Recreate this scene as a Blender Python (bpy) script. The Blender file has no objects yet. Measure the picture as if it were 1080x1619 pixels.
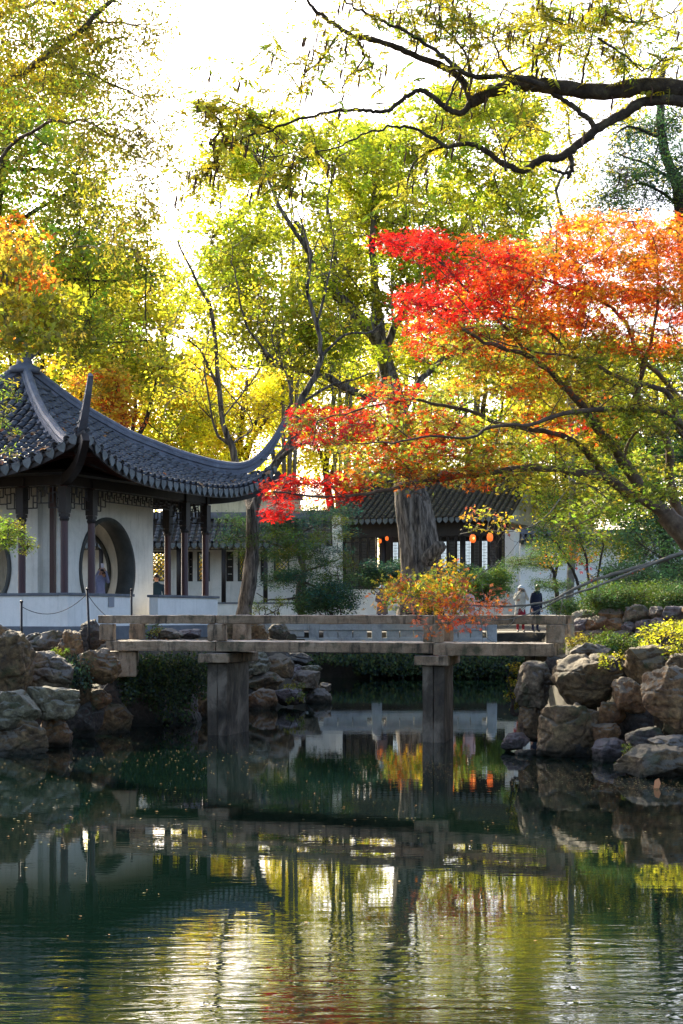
import bpy, math, random
import numpy as np
from mathutils import Vector, Matrix, noise
random.seed(7); RNG = np.random.default_rng(7)
C = bpy.context.scene.collection
sc = bpy.context.scene
# ---------------------------------------------------------------- camera, sky, sun, exposure
F, YH, H = 2500.0, 972.0, 2.05          # focal length in photo pixels, horizon row, eye height above the water
cam = bpy.data.cameras.new('camera'); camo = bpy.data.objects.new('camera', cam); C.objects.link(camo)
camo.location = (0, 0, H); camo.rotation_euler = (math.radians(90), 0, 0)
cam.sensor_fit = 'HORIZONTAL'; cam.sensor_width = 36; cam.lens = 36*F/1080
cam.shift_y = (YH-809.5)/1080; cam.clip_start = .1; cam.clip_end = 2000
sc.camera = camo
SUN_EL, SUN_AZ = math.radians(31), math.radians(-25)      # behind the trees, left of the view
w = bpy.data.worlds.new('World'); sc.world = w; w.use_nodes = True
nt = w.node_tree; bg = nt.nodes['Background']; sky = nt.nodes.new('ShaderNodeTexSky')
sky.sky_type = 'NISHITA'; sky.sun_disc = False; sky.sun_elevation = SUN_EL; sky.sun_rotation = SUN_AZ
sky.air_density = .75; sky.dust_density = 3.0; sky.ozone_density = .3
nt.links.new(sky.outputs[0], bg.inputs[0]); bg.inputs[1].default_value = .14
sun = bpy.data.lights.new('sun', 'SUN'); sun.energy = 5.0; sun.angle = math.radians(.6); sun.color = (1, .86, .62)
suno = bpy.data.objects.new('sun', sun); C.objects.link(suno)
sd = Vector((math.sin(SUN_AZ)*math.cos(SUN_EL), math.cos(SUN_AZ)*math.cos(SUN_EL), math.sin(SUN_EL)))
suno.rotation_euler = sd.to_track_quat('Z', 'Y').to_euler(); suno.location = (0, 0, 60)
sc.view_settings.view_transform = 'Standard'; sc.view_settings.look = 'None'
sc.view_settings.gamma = 1; sc.view_settings.use_curve_mapping = False
sc.view_settings.exposure = 1.85
sc.render.engine = 'CYCLES'
sc.cycles.use_denoising = True; sc.cycles.max_bounces = 7; sc.cycles.diffuse_bounces = 4
sc.cycles.transmission_bounces = 5; sc.cycles.glossy_bounces = 3; sc.cycles.transparent_max_bounces = 6
sc.cycles.sample_clamp_indirect = 6; sc.cycles.caustics_reflective = False; sc.cycles.caustics_refractive = False

KD = F/1900.0
def at(px, py, Y):
    Y = Y*KD
    return np.array([(px-540)/F*Y, Y, H-(py-YH)/F*Y])

# ---------------------------------------------------------------- materials
def newmat(name):
    m = bpy.data.materials.new(name); m.use_nodes = True
    return m, m.node_tree, m.node_tree.nodes['Principled BSDF']
def nd(t, kind, **kw):
    n = t.nodes.new(kind)
    for k, v in kw.items(): setattr(n, k, v)
    return n
def ramp(t, fac, stops):
    r = nd(t, 'ShaderNodeValToRGB'); e = r.color_ramp.elements
    while len(e) > 1: e.remove(e[-1])
    e[0].position = stops[0][0]; e[0].color = (*stops[0][1], 1)
    for p, c in stops[1:]:
        x = e.new(p); x.color = (*c, 1)
    t.links.new(fac, r.inputs[0]); return r.outputs[0]
def coords(t, scale=(1, 1, 1), world=True):
    g = nd(t, 'ShaderNodeNewGeometry') if world else nd(t, 'ShaderNodeTexCoord')
    mp = nd(t, 'ShaderNodeMapping'); mp.inputs['Scale'].default_value = scale
    t.links.new(g.outputs['Position' if world else 'Object'], mp.inputs[0]); return mp.outputs[0]
def tex_noise(t, vec, scale, detail=6, rough=.6, dist=0):
    n = nd(t, 'ShaderNodeTexNoise'); n.inputs['Scale'].default_value = scale; n.inputs['Detail'].default_value = detail
    n.inputs['Roughness'].default_value = rough; n.inputs['Distortion'].default_value = dist
    t.links.new(vec, n.inputs['Vector']); return n.outputs['Fac']
def mix(t, fac, a, b, mode='MIX'):
    m = nd(t, 'ShaderNodeMix', data_type='RGBA', blend_type=mode)
    for s, v in ((m.inputs[0], fac), (m.inputs[6], a), (m.inputs[7], b)):
        if hasattr(v, 'is_output'): t.links.new(v, s)
        elif isinstance(v, (tuple, list)): s.default_value = (*v, 1)
        else: s.default_value = v
    return m.outputs[2]
def bump(t, b, h, strength=.4, dist=.02):
    n = nd(t, 'ShaderNodeBump'); n.inputs['Strength'].default_value = strength; n.inputs['Distance'].default_value = dist
    t.links.new(h, n.inputs['Height']); t.links.new(n.outputs[0], b.inputs['Normal'])
def mottled(name, stops, scale=3, fine=40, rough=.8, bs=.4, bd=.02, sc3=(1, 1, 1), world=True, spec=.4):
    m, t, b = newmat(name); v = coords(t, sc3, world)
    a = tex_noise(t, v, scale, 8, .65, .4); f = tex_noise(t, v, fine, 4)
    c = ramp(t, a, stops); c = mix(t, .35, c, ramp(t, f, [(.3, (.35,)*3), (.7, (1, 1, 1))]), 'MULTIPLY')
    t.links.new(c, b.inputs['Base Color']); b.inputs['Roughness'].default_value = rough
    b.inputs['Specular IOR Level'].default_value = spec
    bump(t, b, mix(t, .5, a, f), bs, bd); return m
def rockmat(name, low, mid, high, cap=(.33, .35, .37)):
    m, t, b = newmat(name); v = coords(t, (1, 1, 1.15), True)
    a = tex_noise(t, v, 3.4, 11, .74, .5); f = tex_noise(t, v, 11, 7, .7); g = tex_noise(t, v, 55, 4)
    c = ramp(t, a, [(.28, low), (.45, mid), (.62, high), (.8, tuple(x*.55 for x in mid))])
    c = mix(t, ramp(t, f, [(.38, (.75,)*3), (.62, (0, 0, 0))]), c, mix(t, .88, c, (.012, .010, .008)))
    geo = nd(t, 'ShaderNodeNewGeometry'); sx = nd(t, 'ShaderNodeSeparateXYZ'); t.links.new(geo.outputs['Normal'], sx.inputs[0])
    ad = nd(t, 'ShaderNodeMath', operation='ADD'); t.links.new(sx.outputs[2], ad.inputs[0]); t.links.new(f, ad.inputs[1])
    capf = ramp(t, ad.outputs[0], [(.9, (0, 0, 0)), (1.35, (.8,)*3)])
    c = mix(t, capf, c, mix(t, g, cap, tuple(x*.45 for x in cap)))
    mo = tex_noise(t, coords(t, (1, 1, 1)), 3.3, 6, .6)
    c = mix(t, ramp(t, mo, [(.56, (0, 0, 0)), (.68, (.6,)*3)]), c, (.05, .075, .025))
    # damp algae band close to the water
    sp = nd(t, 'ShaderNodeSeparateXYZ'); t.links.new(geo.outputs['Position'], sp.inputs[0])
    c = mix(t, ramp(t, sp.outputs[2], [(.03, (.85,)*3), (.22, (0, 0, 0))]), c, (.018, .02, .013))
    t.links.new(c, b.inputs['Base Color']); b.inputs['Roughness'].default_value = .78
    bump(t, b, mix(t, .45, a, mix(t, .4, f, g)), 1.0, .16); return m
def plain(name, col, rough=.7, metal=0, emit=0, ecol=None):
    m, t, b = newmat(name); b.inputs['Base Color'].default_value = (*col, 1); b.inputs['Roughness'].default_value = rough
    b.inputs['Metallic'].default_value = metal
    if emit: b.inputs['Emission Color'].default_value = (*(ecol or col), 1); b.inputs['Emission Strength'].default_value = emit
    return m
def leafmat(name, trans=.5, rough=.5, gloss=.06):
    m = bpy.data.materials.new(name); m.use_nodes = True; t = m.node_tree; t.nodes.clear()
    o = nd(t, 'ShaderNodeOutputMaterial'); at_ = nd(t, 'ShaderNodeAttribute', attribute_name='Col')
    d = nd(t, 'ShaderNodeBsdfDiffuse'); tr = nd(t, 'ShaderNodeBsdfTranslucent'); gl = nd(t, 'ShaderNodeBsdfGlossy')
    gl.inputs['Roughness'].default_value = rough; gl.inputs['Color'].default_value = (1, 1, 1, 1)
    m1 = nd(t, 'ShaderNodeMixShader'); m2 = nd(t, 'ShaderNodeMixShader'); m1.inputs[0].default_value = trans; m2.inputs[0].default_value = gloss
    t.links.new(at_.outputs['Color'], d.inputs[0]); t.links.new(at_.outputs['Color'], tr.inputs[0])
    t.links.new(d.outputs[0], m1.inputs[1]); t.links.new(tr.outputs[0], m1.inputs[2])
    t.links.new(m1.outputs[0], m2.inputs[1]); t.links.new(gl.outputs[0], m2.inputs[2]); t.links.new(m2.outputs[0], o.inputs[0]); return m

M = {}
def plaster(name, base, stain, streak=.5):
    m, t, b = newmat(name)
    a = tex_noise(t, coords(t, (1, 1, 1)), 1.1, 8, .7, .5); s = tex_noise(t, coords(t, (5, 5, .45)), 1.6, 7, .7); g = tex_noise(t, coords(t), 30, 4)
    c = mix(t, ramp(t, a, [(.42, (0, 0, 0)), (.75, (.6,)*3)]), base, stain)
    c = mix(t, ramp(t, s, [(.52, (0, 0, 0)), (.75, (streak,)*3)]), c, stain)
    c = mix(t, .1, c, ramp(t, g, [(.3, (.3,)*3), (.7, (1, 1, 1))]), 'MULTIPLY')
    t.links.new(c, b.inputs['Base Color']); b.inputs['Roughness'].default_value = .9
    bump(t, b, mix(t, .5, a, g), .2, .01); return m
M['plaster'] = plaster('white_plaster', (.80, .78, .71), (.42, .42, .37), .6)
M['plaster_old'] = plaster('weathered_plaster', (.62, .60, .50), (.20, .20, .14), .9)
M['plaster_cool'] = plaster('cool_white_plaster', (.82, .81, .77), (.52, .53, .49), .5)
M['wood'] = mottled('dark_red_lacquer', [(.3, (.035, .011, .010)), (.7, (.075, .022, .020))], 2, 30, .42, .15, .01, (8, 8, 1))
M['wood_dark'] = mottled('black_brown_wood', [(.3, (.012, .010, .010)), (.7, (.03, .022, .02))], 2, 30, .55, .2, .01, (8, 8, 1))
M['trim'] = mottled('grey_brick_trim', [(.3, (.035, .04, .038)), (.7, (.075, .08, .074))], 3, 50, .7, .2, .01)
M['coping'] = mottled('grey_brick_coping', [(.3, (.09, .10, .12)), (.7, (.17, .19, .21))], 3, 50, .7, .3, .01)
M['tile'] = mottled('blue_grey_tile', [(.3, (.018, .020, .026)), (.5, (.055, .061, .076)), (.72, (.15, .16, .18))], 4, 45, .48, .5, .01, spec=.6)
M['ridge'] = mottled('grey_ridge_mortar', [(.3, (.07, .08, .11)), (.6, (.15, .165, .21)), (.8, (.26, .28, .31))], 3, 40, .6, .5, .015, spec=.5)
M['drip'] = mottled('grey_drip_tile', [(.3, (.07, .085, .09)), (.7, (.19, .21, .215))], 6, 50, .7, .4, .01)
M['tile_old'] = mottled('mossy_brown_tile', [(.3, (.03, .027, .022)), (.5, (.085, .075, .055)), (.62, (.13, .115, .075)), (.78, (.10, .12, .04))], 4, 30, .85, .6, .02)
M['granite'] = None
def granite():
    m, t, b = newmat('weathered_granite')
    v = coords(t); a = tex_noise(t, v, 1.6, 9, .7, .6); g = tex_noise(t, v, 90, 3, .8); s = tex_noise(t, coords(t, (3, 3, .6)), 2.2, 8, .7)
    c = ramp(t, a, [(.3, (.14, .095, .055)), (.5, (.30, .215, .135)), (.7, (.46, .36, .25))])
    c = mix(t, ramp(t, s, [(.50, (0, 0, 0)), (.64, (.9,)*3)]), c, (.03, .026, .019))
    c = mix(t, .55, c, ramp(t, g, [(.3, (.35, .33, .3)), (.62, (1, 1, 1))]), 'MULTIPLY')
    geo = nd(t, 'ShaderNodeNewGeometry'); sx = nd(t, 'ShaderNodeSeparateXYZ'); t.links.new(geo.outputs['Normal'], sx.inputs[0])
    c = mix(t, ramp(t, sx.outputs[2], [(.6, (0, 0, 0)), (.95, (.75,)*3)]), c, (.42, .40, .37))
    mo = tex_noise(t, v, 2.4, 7, .65)
    c = mix(t, ramp(t, mo, [(.55, (0, 0, 0)), (.64, (.75,)*3)]), c, (.035, .045, .02))
    sp = nd(t, 'ShaderNodeSeparateXYZ'); t.links.new(geo.outputs['Position'], sp.inputs[0])
    c = mix(t, ramp(t, sp.outputs[2], [(.02, (1, 1, 1)), (.10, (.9,)*3), (.16, (0, 0, 0))]), c, (.02, .02, .016))
    t.links.new(c, b.inputs['Base Color']); b.inputs['Roughness'].default_value = .85
    bump(t, b, mix(t, .5, a, g), .6, .03); return m
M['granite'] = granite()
M['pier'] = mottled('damp_dark_granite', [(.3, (.018, .014, .010)), (.47, (.075, .058, .040)), (.62, (.19, .155, .115))], 2.2, 60, .75, .6, .02, (1.5, 1.5, .9))
M['pale_stone'] = mottled('pale_blue_grey_stone', [(.3, (.26, .28, .30)), (.5, (.45, .48, .50)), (.75, (.56, .60, .62))], 3, 40, .85, .5, .02)
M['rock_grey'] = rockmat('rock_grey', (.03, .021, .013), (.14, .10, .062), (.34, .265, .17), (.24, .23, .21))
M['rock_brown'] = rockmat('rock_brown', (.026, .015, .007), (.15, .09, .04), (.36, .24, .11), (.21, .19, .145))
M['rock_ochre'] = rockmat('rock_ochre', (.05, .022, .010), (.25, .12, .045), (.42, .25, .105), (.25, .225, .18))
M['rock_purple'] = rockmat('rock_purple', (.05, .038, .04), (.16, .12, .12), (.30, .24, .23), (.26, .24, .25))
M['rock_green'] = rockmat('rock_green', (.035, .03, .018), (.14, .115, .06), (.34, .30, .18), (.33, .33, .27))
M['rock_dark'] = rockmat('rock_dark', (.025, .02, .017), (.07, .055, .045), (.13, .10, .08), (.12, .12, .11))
M['bark'] = mottled('grey_bark', [(.36, (.02, .015, .012)), (.48, (.10, .08, .062)), (.62, (.27, .225, .185))], 4, 30, .9, 1.0, .06, (2.6, 2.6, .42))
M['bark_dark'] = mottled('dark_bark', [(.3, (.016, .012, .010)), (.5, (.05, .035, .027)), (.7, (.10, .075, .055))], 7, 40, .9, .9, .03, (2, 2, 2))
M['bark_pale'] = mottled('pale_twig_bark', [(.3, (.10, .09, .07)), (.7, (.26, .24, .2))], 6, 30, .9, .6, .02)
M['bark_maple'] = mottled('maple_bark', [(.3, (.04, .026, .018)), (.5, (.11, .075, .05)), (.7, (.19, .14, .095))], 6, 30, .85, .8, .02)
M['bark_moss'] = mottled('mossy_black_bark', [(.3, (.014, .010, .007)), (.5, (.06, .042, .028)), (.62, (.11, .085, .05)), (.72, (.08, .11, .02))], 7, 45, .95, 1.0, .04)
M['leaf'] = leafmat('thin_leaf', .62, .5, .03); M['leaf_tough'] = leafmat('tough_leaf', .35, .6, .03)
M['soil'] = mottled('dark_soil', [(.3, (.018, .015, .011)), (.55, (.05, .042, .03)), (.75, (.06, .065, .03))], 1.3, 14, .95, .8, .05)
M['iron'] = plain('black_iron', (.012, .012, .014), .5, .3)
M['path'] = mottled('pale_paving', [(.3, (.22, .21, .2)), (.7, (.38, .37, .35))], 2, 30, .9, .4, .02)
M['lantern'] = plain('lit_orange_lantern', (.9, .25, .05), .5, 0, .3, (1, .14, .015))
M['lantern_hot'] = plain('lit_bulb', (1, .7, .3), .5, 0, 1.6, (1, .4, .08))
M['pane'] = plain('frosted_daylight_glow', (.5, .55, .56), .5, 0, .28, (.75, .9, 1))  # added glow stands in for daylight coming through from the hall's far side
M['pane_dim'] = plain('dim_pane', (.12, .12, .125), .35)
M['glass_dark'] = plain('dark_window_glass', (.02, .03, .035), .12)

# ---------------------------------------------------------------- object helpers
def tag(o, label=None, cat=None, group=None, kind=None):
    for k, v in (('label', label), ('category', cat), ('group', group), ('kind', kind)):
        if v: o[k] = v
    return o
def empty(name, loc=(0, 0, 0), rz=0, label=None, cat=None, group=None):
    o = bpy.data.objects.new(name, None); C.objects.link(o); o.empty_display_size = .2
    o.location = loc; o.rotation_euler = (0, 0, rz); return tag(o, label, cat, group)
def wmat(o):
    return Matrix.LocRotScale(o.location, o.rotation_euler, o.scale)
def link(name, me, parent=None, local=False, kind=None):
    o = bpy.data.objects.new(name, me); C.objects.link(o)
    if parent is not None:
        o.parent = parent
        if not local:
            m = wmat(parent)
            if parent.parent is not None: m = wmat(parent.parent)@parent.matrix_parent_inverse@m
            o.matrix_parent_inverse = m.inverted()
    if kind: o['kind'] = kind
    return o
def mesh_np(name, V, Q, mat, smooth=False, col=None):
    """V (n,3); Q (m,k) polygons of k corners; col (m,3) face colours"""
    me = bpy.data.meshes.new(name); V = np.asarray(V, dtype=np.float32); Q = np.asarray(Q, dtype=np.int32); m, k = Q.shape
    me.vertices.add(len(V)); me.vertices.foreach_set('co', V.ravel())
    me.loops.add(m*k); me.loops.foreach_set('vertex_index', Q.ravel())
    me.polygons.add(m); me.polygons.foreach_set('loop_start', np.arange(0, m*k, k, dtype=np.int32))
    if smooth: me.polygons.foreach_set('use_smooth', np.ones(m, dtype=bool))
    me.update(calc_edges=True); me.materials.append(mat)
    if col is not None:
        a = me.attributes.new('Col', 'FLOAT_COLOR', 'FACE')
        a.data.foreach_set('color', np.hstack([col, np.ones((m, 1))]).astype(np.float32).ravel())
    return me
class MB:
    def __init__(s): s.v = []; s.f = []
    def add(s, V, Fc):
        n = len(s.v); s.v += [tuple(map(float, p)) for p in V]; s.f += [tuple(int(i)+n for i in f) for f in Fc]; return s
    def box(s, c, size, rz=0, R=None, taper=1.0):
        hx, hy, hz = [a/2 for a in size]; V = []
        for z in (-1, 1):
            k = taper if z > 0 else 1
            for x, y in ((-1, -1), (1, -1), (1, 1), (-1, 1)): V.append((x*hx*k, y*hy*k, z*hz))
        V = np.array(V)
        if R is None:
            cz, sz = math.cos(rz), math.sin(rz); R = np.array([[cz, -sz, 0], [sz, cz, 0], [0, 0, 1]])
        V = V@np.array(R).T+np.array(c)
        return s.add(V, [(3, 2, 1, 0), (4, 5, 6, 7), (0, 1, 5, 4), (1, 2, 6, 5), (2, 3, 7, 6), (3, 0, 4, 7)])
    def beam(s, a, b, wd, ht):
        a, b = np.array(a, float), np.array(b, float); d = b-a; L = np.linalg.norm(d); x = d/L
        y = np.cross([0, 0, 1], x) if abs(x[2]) < .98 else np.cross([1, 0, 0], x)
        y /= np.linalg.norm(y); z = np.cross(x, y)
        return s.box((a+b)/2, (L, wd, ht), R=np.stack([x, y, z], 1))
    def tube(s, P, r, n=8, cap=True):
        V, Q = tube_np(P, r, n); b = s.add(V, Q)
        if cap:
            k = len(P); o = len(s.v)-k*n
            s.f.append(tuple(o+i for i in range(n))[::-1]); s.f.append(tuple(o+(k-1)*n+i for i in range(n)))
        return s
    def lathe(s, c, prof, n=16):
        V = []; Fc = []
        for r, z in prof:
            for i in range(n):
                a = 2*math.pi*i/n; V.append((c[0]+r*math.cos(a), c[1]+r*math.sin(a), c[2]+z))
        for k in range(len(prof)-1):
            for i in range(n):
                j = (i+1) % n; Fc.append((k*n+i, k*n+j, (k+1)*n+j, (k+1)*n+i))
        Fc.append(tuple(range(n))[::-1]); Fc.append(tuple((len(prof)-1)*n+i for i in range(n)))
        return s.add(V, Fc)
    def mesh(s, name, mat, smooth=False, bev=0):
        me = bpy.data.meshes.new(name); me.from_pydata(s.v, [], s.f); me.materials.append(mat)
        if smooth: me.polygons.foreach_set('use_smooth', [True]*len(me.polygons))
        me.update(); return me
    def build(s, name, mat, parent=None, smooth=False, kind=None, bev=0):
        o = link(name, s.mesh(name, mat, smooth), parent, kind=kind)
        if bev:
            m = o.modifiers.new('bevel', 'BEVEL'); m.width = bev; m.segments = 2; m.limit_method = 'ANGLE'
        return o
def tube_np(P, r, n=6):
    P = np.asarray(P, float); r = np.broadcast_to(np.asarray(r, float), (len(P),)); k = len(P)
    T = np.gradient(P, axis=0); T /= np.linalg.norm(T, axis=1)[:, None]+1e-9
    a = np.array([0, 0, 1.]) if abs(T[0][2]) < .9 else np.array([1., 0, 0])
    u = np.cross(T[0], a); u /= np.linalg.norm(u); V = []
    ang = np.arange(n)*2*np.pi/n; ca, sa = np.cos(ang)[:, None], np.sin(ang)[:, None]
    for i in range(k):
        u = u-T[i]*np.dot(u, T[i]); u /= np.linalg.norm(u)+1e-9; v = np.cross(T[i], u)
        V.append(P[i]+r[i]*(ca*u+sa*v))
    V = np.concatenate(V); i = np.arange(k-1)[:, None]*n; j = np.arange(n)[None]; j2 = (j+1) % n
    Q = np.stack([i+j, i+j2, i+n+j2, i+n+j], -1).reshape(-1, 4); return V, Q
def smooth_path(P, sub=4):
    P = np.asarray(P, float)
    if len(P) < 3:
        t = np.linspace(0, 1, sub*max(1, len(P)-1)+1)[:, None]; return P[0]*(1-t)+P[-1]*t
    E = np.vstack([2*P[0]-P[1], P, 2*P[-1]-P[-2]]); out = []
    for i in range(1, len(E)-2):
        p0, p1, p2, p3 = E[i-1:i+3]
        for t in np.linspace(0, 1, sub, endpoint=False):
            out.append(.5*((2*p1)+(-p0+p2)*t+(2*p0-5*p1+4*p2-p3)*t*t+(-p0+3*p1-3*p2+p3)*t**3))
    out.append(P[-1]); return np.array(out)
# ---------------------------------------------------------------- terrain, water
POND = np.array([(-5.8, 24.6), (-5.1, 26.5), (-4.7, 28.4), (-4.1, 30.4), (-3.4, 32.2), (-2.9, 34), (-2.4, 36.0), (-1.3, 37.4), (-1.0, 39.5), (-1.5, 45), (-2.6, 50.6), (.3, 51.5), (3, 51.4), (6.2, 51),
                 (5.6, 40), (4.3, 29), (3.6, 25.8), (4.1, 24.6), (4.8, 23.6), (5.4, 22), (7.4, 19), (10, 12), (11, -1.2), (-11, -1.2), (-11, 12), (-8.5, 21)], float)
def pond_dist(x, y):
    """signed distance to the shore, negative in the water"""
    P = POND; Q = np.roll(P, -1, 0); p = np.stack([x, y], -1)[..., None, :]
    d = Q-P; t = np.clip(((p-P)*d).sum(-1)/(d*d).sum(-1), 0, 1)[..., None]
    dist = np.linalg.norm(p-(P+d*t), axis=-1).min(-1)
    yi, yj = P[:, 1], Q[:, 1]; xi, xj = P[:, 0], Q[:, 0]; px, py = x[..., None], y[..., None]
    ins = (((yi > py) != (yj > py)) & (px < (xj-xi)*(py-yi)/(yj-yi+1e-12)+xi)).sum(-1) % 2
    return np.where(ins == 1, -dist, dist)
def ground_z(x, y):
    x = np.asarray(x, float); y = np.asarray(y, float); d = pond_dist(x, y)
    s = np.clip((d+.2)/.7, 0, 1); s = s*s*(3-2*s)
    top = 1.46+.24*np.clip((y-54)/6, 0, 1)
    top = top-.95*np.clip((3-y)/4, 0, 1)
    m = np.clip((x-5.2)/1.2, 0, 1)*np.clip((y-27.6)/1.0, 0, 1)*np.clip((46-y)/5, 0, 1); top = top+.65*m
    return -1.2+s*(top+1.2)
def axis_vals(lo, hi, fine_lo, fine_hi, step):
    mid = np.arange(fine_lo, fine_hi, step); a = fine_lo-np.geomspace(step, fine_lo-lo, 22)[::-1]; b = fine_hi+np.geomspace(step, hi-fine_hi, 22)
    return np.concatenate([a, mid, b])
xs = axis_vals(-900, 900, -13, 16, .35); ys = axis_vals(-400, 1500, -3, 60, .35)
gx, gy = np.meshgrid(xs, ys); gz = ground_z(gx, gy)
nx, ny = len(xs), len(ys); idx = np.arange(nx*ny).reshape(ny, nx)
Q = np.stack([idx[:-1, :-1], idx[:-1, 1:], idx[1:, 1:], idx[1:, :-1]], -1).reshape(-1, 4)
link('ground', mesh_np('ground', np.stack([gx, gy, gz], -1).reshape(-1, 3), Q, M['soil'], True), kind='structure')
def watermat():
    m, t, b = newmat('pond_water')
    b.inputs['Base Color'].default_value = (.002, .0075, .0055, 1); b.inputs['Roughness'].default_value = .012; b.inputs['IOR'].default_value = 1.6
    big = tex_noise(t, coords(t, (.22, .55, 1)), 1.0, 3, .5)
    mp = coords(t, (1.15, 4.6, 1)); rip = tex_noise(t, mp, 1.5, 3, .5, .9)
    fine = tex_noise(t, coords(t, (2.2, 7, 1)), 1.6, 2, .5, .4)
    geo = nd(t, 'ShaderNodeNewGeometry'); sp = nd(t, 'ShaderNodeSeparateXYZ'); t.links.new(geo.outputs['Position'], sp.inputs[0])
    mr = nd(t, 'ShaderNodeMapRange', interpolation_type='SMOOTHSTEP'); t.links.new(sp.outputs[1], mr.inputs[0])
    for i, v in ((1, 11.6), (2, 8.0), (3, .008), (4, .22)): mr.inputs[i].default_value = v
    mu = nd(t, 'ShaderNodeMath', operation='MULTIPLY'); t.links.new(mr.outputs[0], mu.inputs[0]); t.links.new(rip, mu.inputs[1])
    mu2 = nd(t, 'ShaderNodeMath', operation='MULTIPLY_ADD'); mu2.inputs[1].default_value = .012; t.links.new(fine, mu2.inputs[0]); t.links.new(mu.outputs[0], mu2.inputs[2])
    mu3 = nd(t, 'ShaderNodeMath', operation='MULTIPLY_ADD'); mu3.inputs[1].default_value = .10; t.links.new(big, mu3.inputs[0]); t.links.new(mu2.outputs[0], mu3.inputs[2])
    bump(t, b, mu3.outputs[0], 1.0, .022); return m
wv = [(-40, -12, 0), (40, -12, 0), (40, 56, 0), (-40, 56, 0)]
link('pond_water', mesh_np('pond_water', wv, [(0, 1, 2, 3)], watermat()), kind='structure')

# ---------------------------------------------------------------- roof tiles
def arc_tile(wd, ln, rise, th=.018, n=5, sign=1):
    """one curved tile: x across, y down the slope, z out; sign=-1 is a trough"""
    V = []; Fc = []
    for yy in (0, ln):
        for lay in (0, 1):
            for i in range(n):
                a = math.pi*i/(n-1); V.append((-math.cos(a)*wd/2, yy, sign*math.sin(a)*rise-(th*lay if sign > 0 else -th*(1-lay)+th)+(.036 if yy else 0)))
    for i in range(n-1):
        Fc += [(i, i+1, 2*n+i+1, 2*n+i), (n+i+1, n+i, 3*n+i, 3*n+i+1), (2*n+i, 2*n+i+1, 3*n+i+1, 3*n+i)]
    return np.array(V), np.array(Fc)
def place_tiles(fn, rows, pitch, length, r_of_t, r_end):
    """fn(t, r) -> world point; rows at t; returns frames for cover tiles and trough tiles"""
    out = {1: [], -1: []}
    for k, t0 in enumerate(rows):
        for sg, t in ((1, t0), (-1, t0+pitch/2)):
            r0 = r_of_t(t)
            if r0 is None or r0 > r_end-length*.4: continue
            n = max(1, int(round((r_end-r0)/length))); step = (r_end-r0)/n
            for i in range(n-1, -1, -1):
                ra = r0+i*step; rb = ra+step
                a, b_, c = fn(t, ra), fn(t, rb), fn(t+.01, (ra+rb)/2); a2 = fn(t-.01, (ra+rb)/2)
                y = b_-a; L = np.linalg.norm(y); y /= L; x = c-a2; x /= np.linalg.norm(x); z = np.cross(x, y)
                if z[2] < 0: z = -z
                x = np.cross(y, z); j = RNG.normal(0, .006, 3)
                out[sg].append((r_end-rb, a+j*.5+z*(0.045 if sg > 0 else .012), np.stack([x, y, z], 1), L/length))
    return out
def tiles_build(fr, tileV, tileF, mat, parent, n_single=0, name='tile'):
    fr = sorted(fr, key=lambda q: q[0])
    if n_single:
        V = tileV; me = mesh_np(name, V, tileF, mat, True)
        for d, p, R, s in fr[:n_single]:
            o = link(name, me, parent, kind=None); m = Matrix(R.tolist()).to_4x4(); m.translation = p.tolist()
            o.matrix_basis = m
        fr = fr[n_single:]
    if not fr: return
    P = np.array([f[1] for f in fr]); R = np.array([f[2] for f in fr]); s = np.array([f[3] for f in fr])
    T = np.broadcast_to(tileV, (len(fr),)+tileV.shape).copy(); T[..., 1] *= s[:, None]*1.06
    V = np.einsum('nij,nkj->nki', R, T)+P[:, None]; k = len(tileV)
    Fq = (tileF[None]+(np.arange(len(fr))*k)[:, None, None]).reshape(-1, tileF.shape[1])
    link(name, mesh_np(name, V.reshape(-1, 3), Fq, mat, True), parent, kind='stuff')
def drip_mesh(name, wd, ht, mat):
    pts = [(-.5, 0), (-.5, -.42), (-.30, -.72), (0, -1), (.30, -.72), (.5, -.42), (.5, 0), (.25, .12), (-.25, .12)]
    V = [(x*wd, y, z*ht) for y in (-.012, .012) for x, z in pts]; n = len(pts)
    Fc = [tuple(range(n)), tuple(range(2*n-1, n-1, -1))]+[(i, n+i, n+(i+1) % n, (i+1) % n) for i in range(n)]
    me = bpy.data.meshes.new(name); me.from_pydata(V, [], Fc); me.materials.append(mat); me.update(); return me
def drips(rows, fn, r_end, out_dir, me, parent, name='drip_tile'):
    out_dir = np.array(out_dir, float)
    for t in rows:
        p = fn(t, r_end); x = fn(t+.05, r_end)-fn(t-.05, r_end); x /= np.linalg.norm(x)
        z = np.array([0, 0, 1.]); y = np.cross(z, x); y /= np.linalg.norm(y); z = np.cross(x, y)
        o = link(name, me, parent); R = np.stack([x, y, z], 1)
        rt = Matrix.Rotation(random.uniform(-.12, .12), 3, 'X')@Matrix.Rotation(random.uniform(-.06, .06), 3, 'Y')
        m = (Matrix(R.tolist())@rt).to_4x4(); m.translation = (p+out_dir*.03+np.array([0, 0, .01])).tolist(); o.matrix_basis = m

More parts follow.
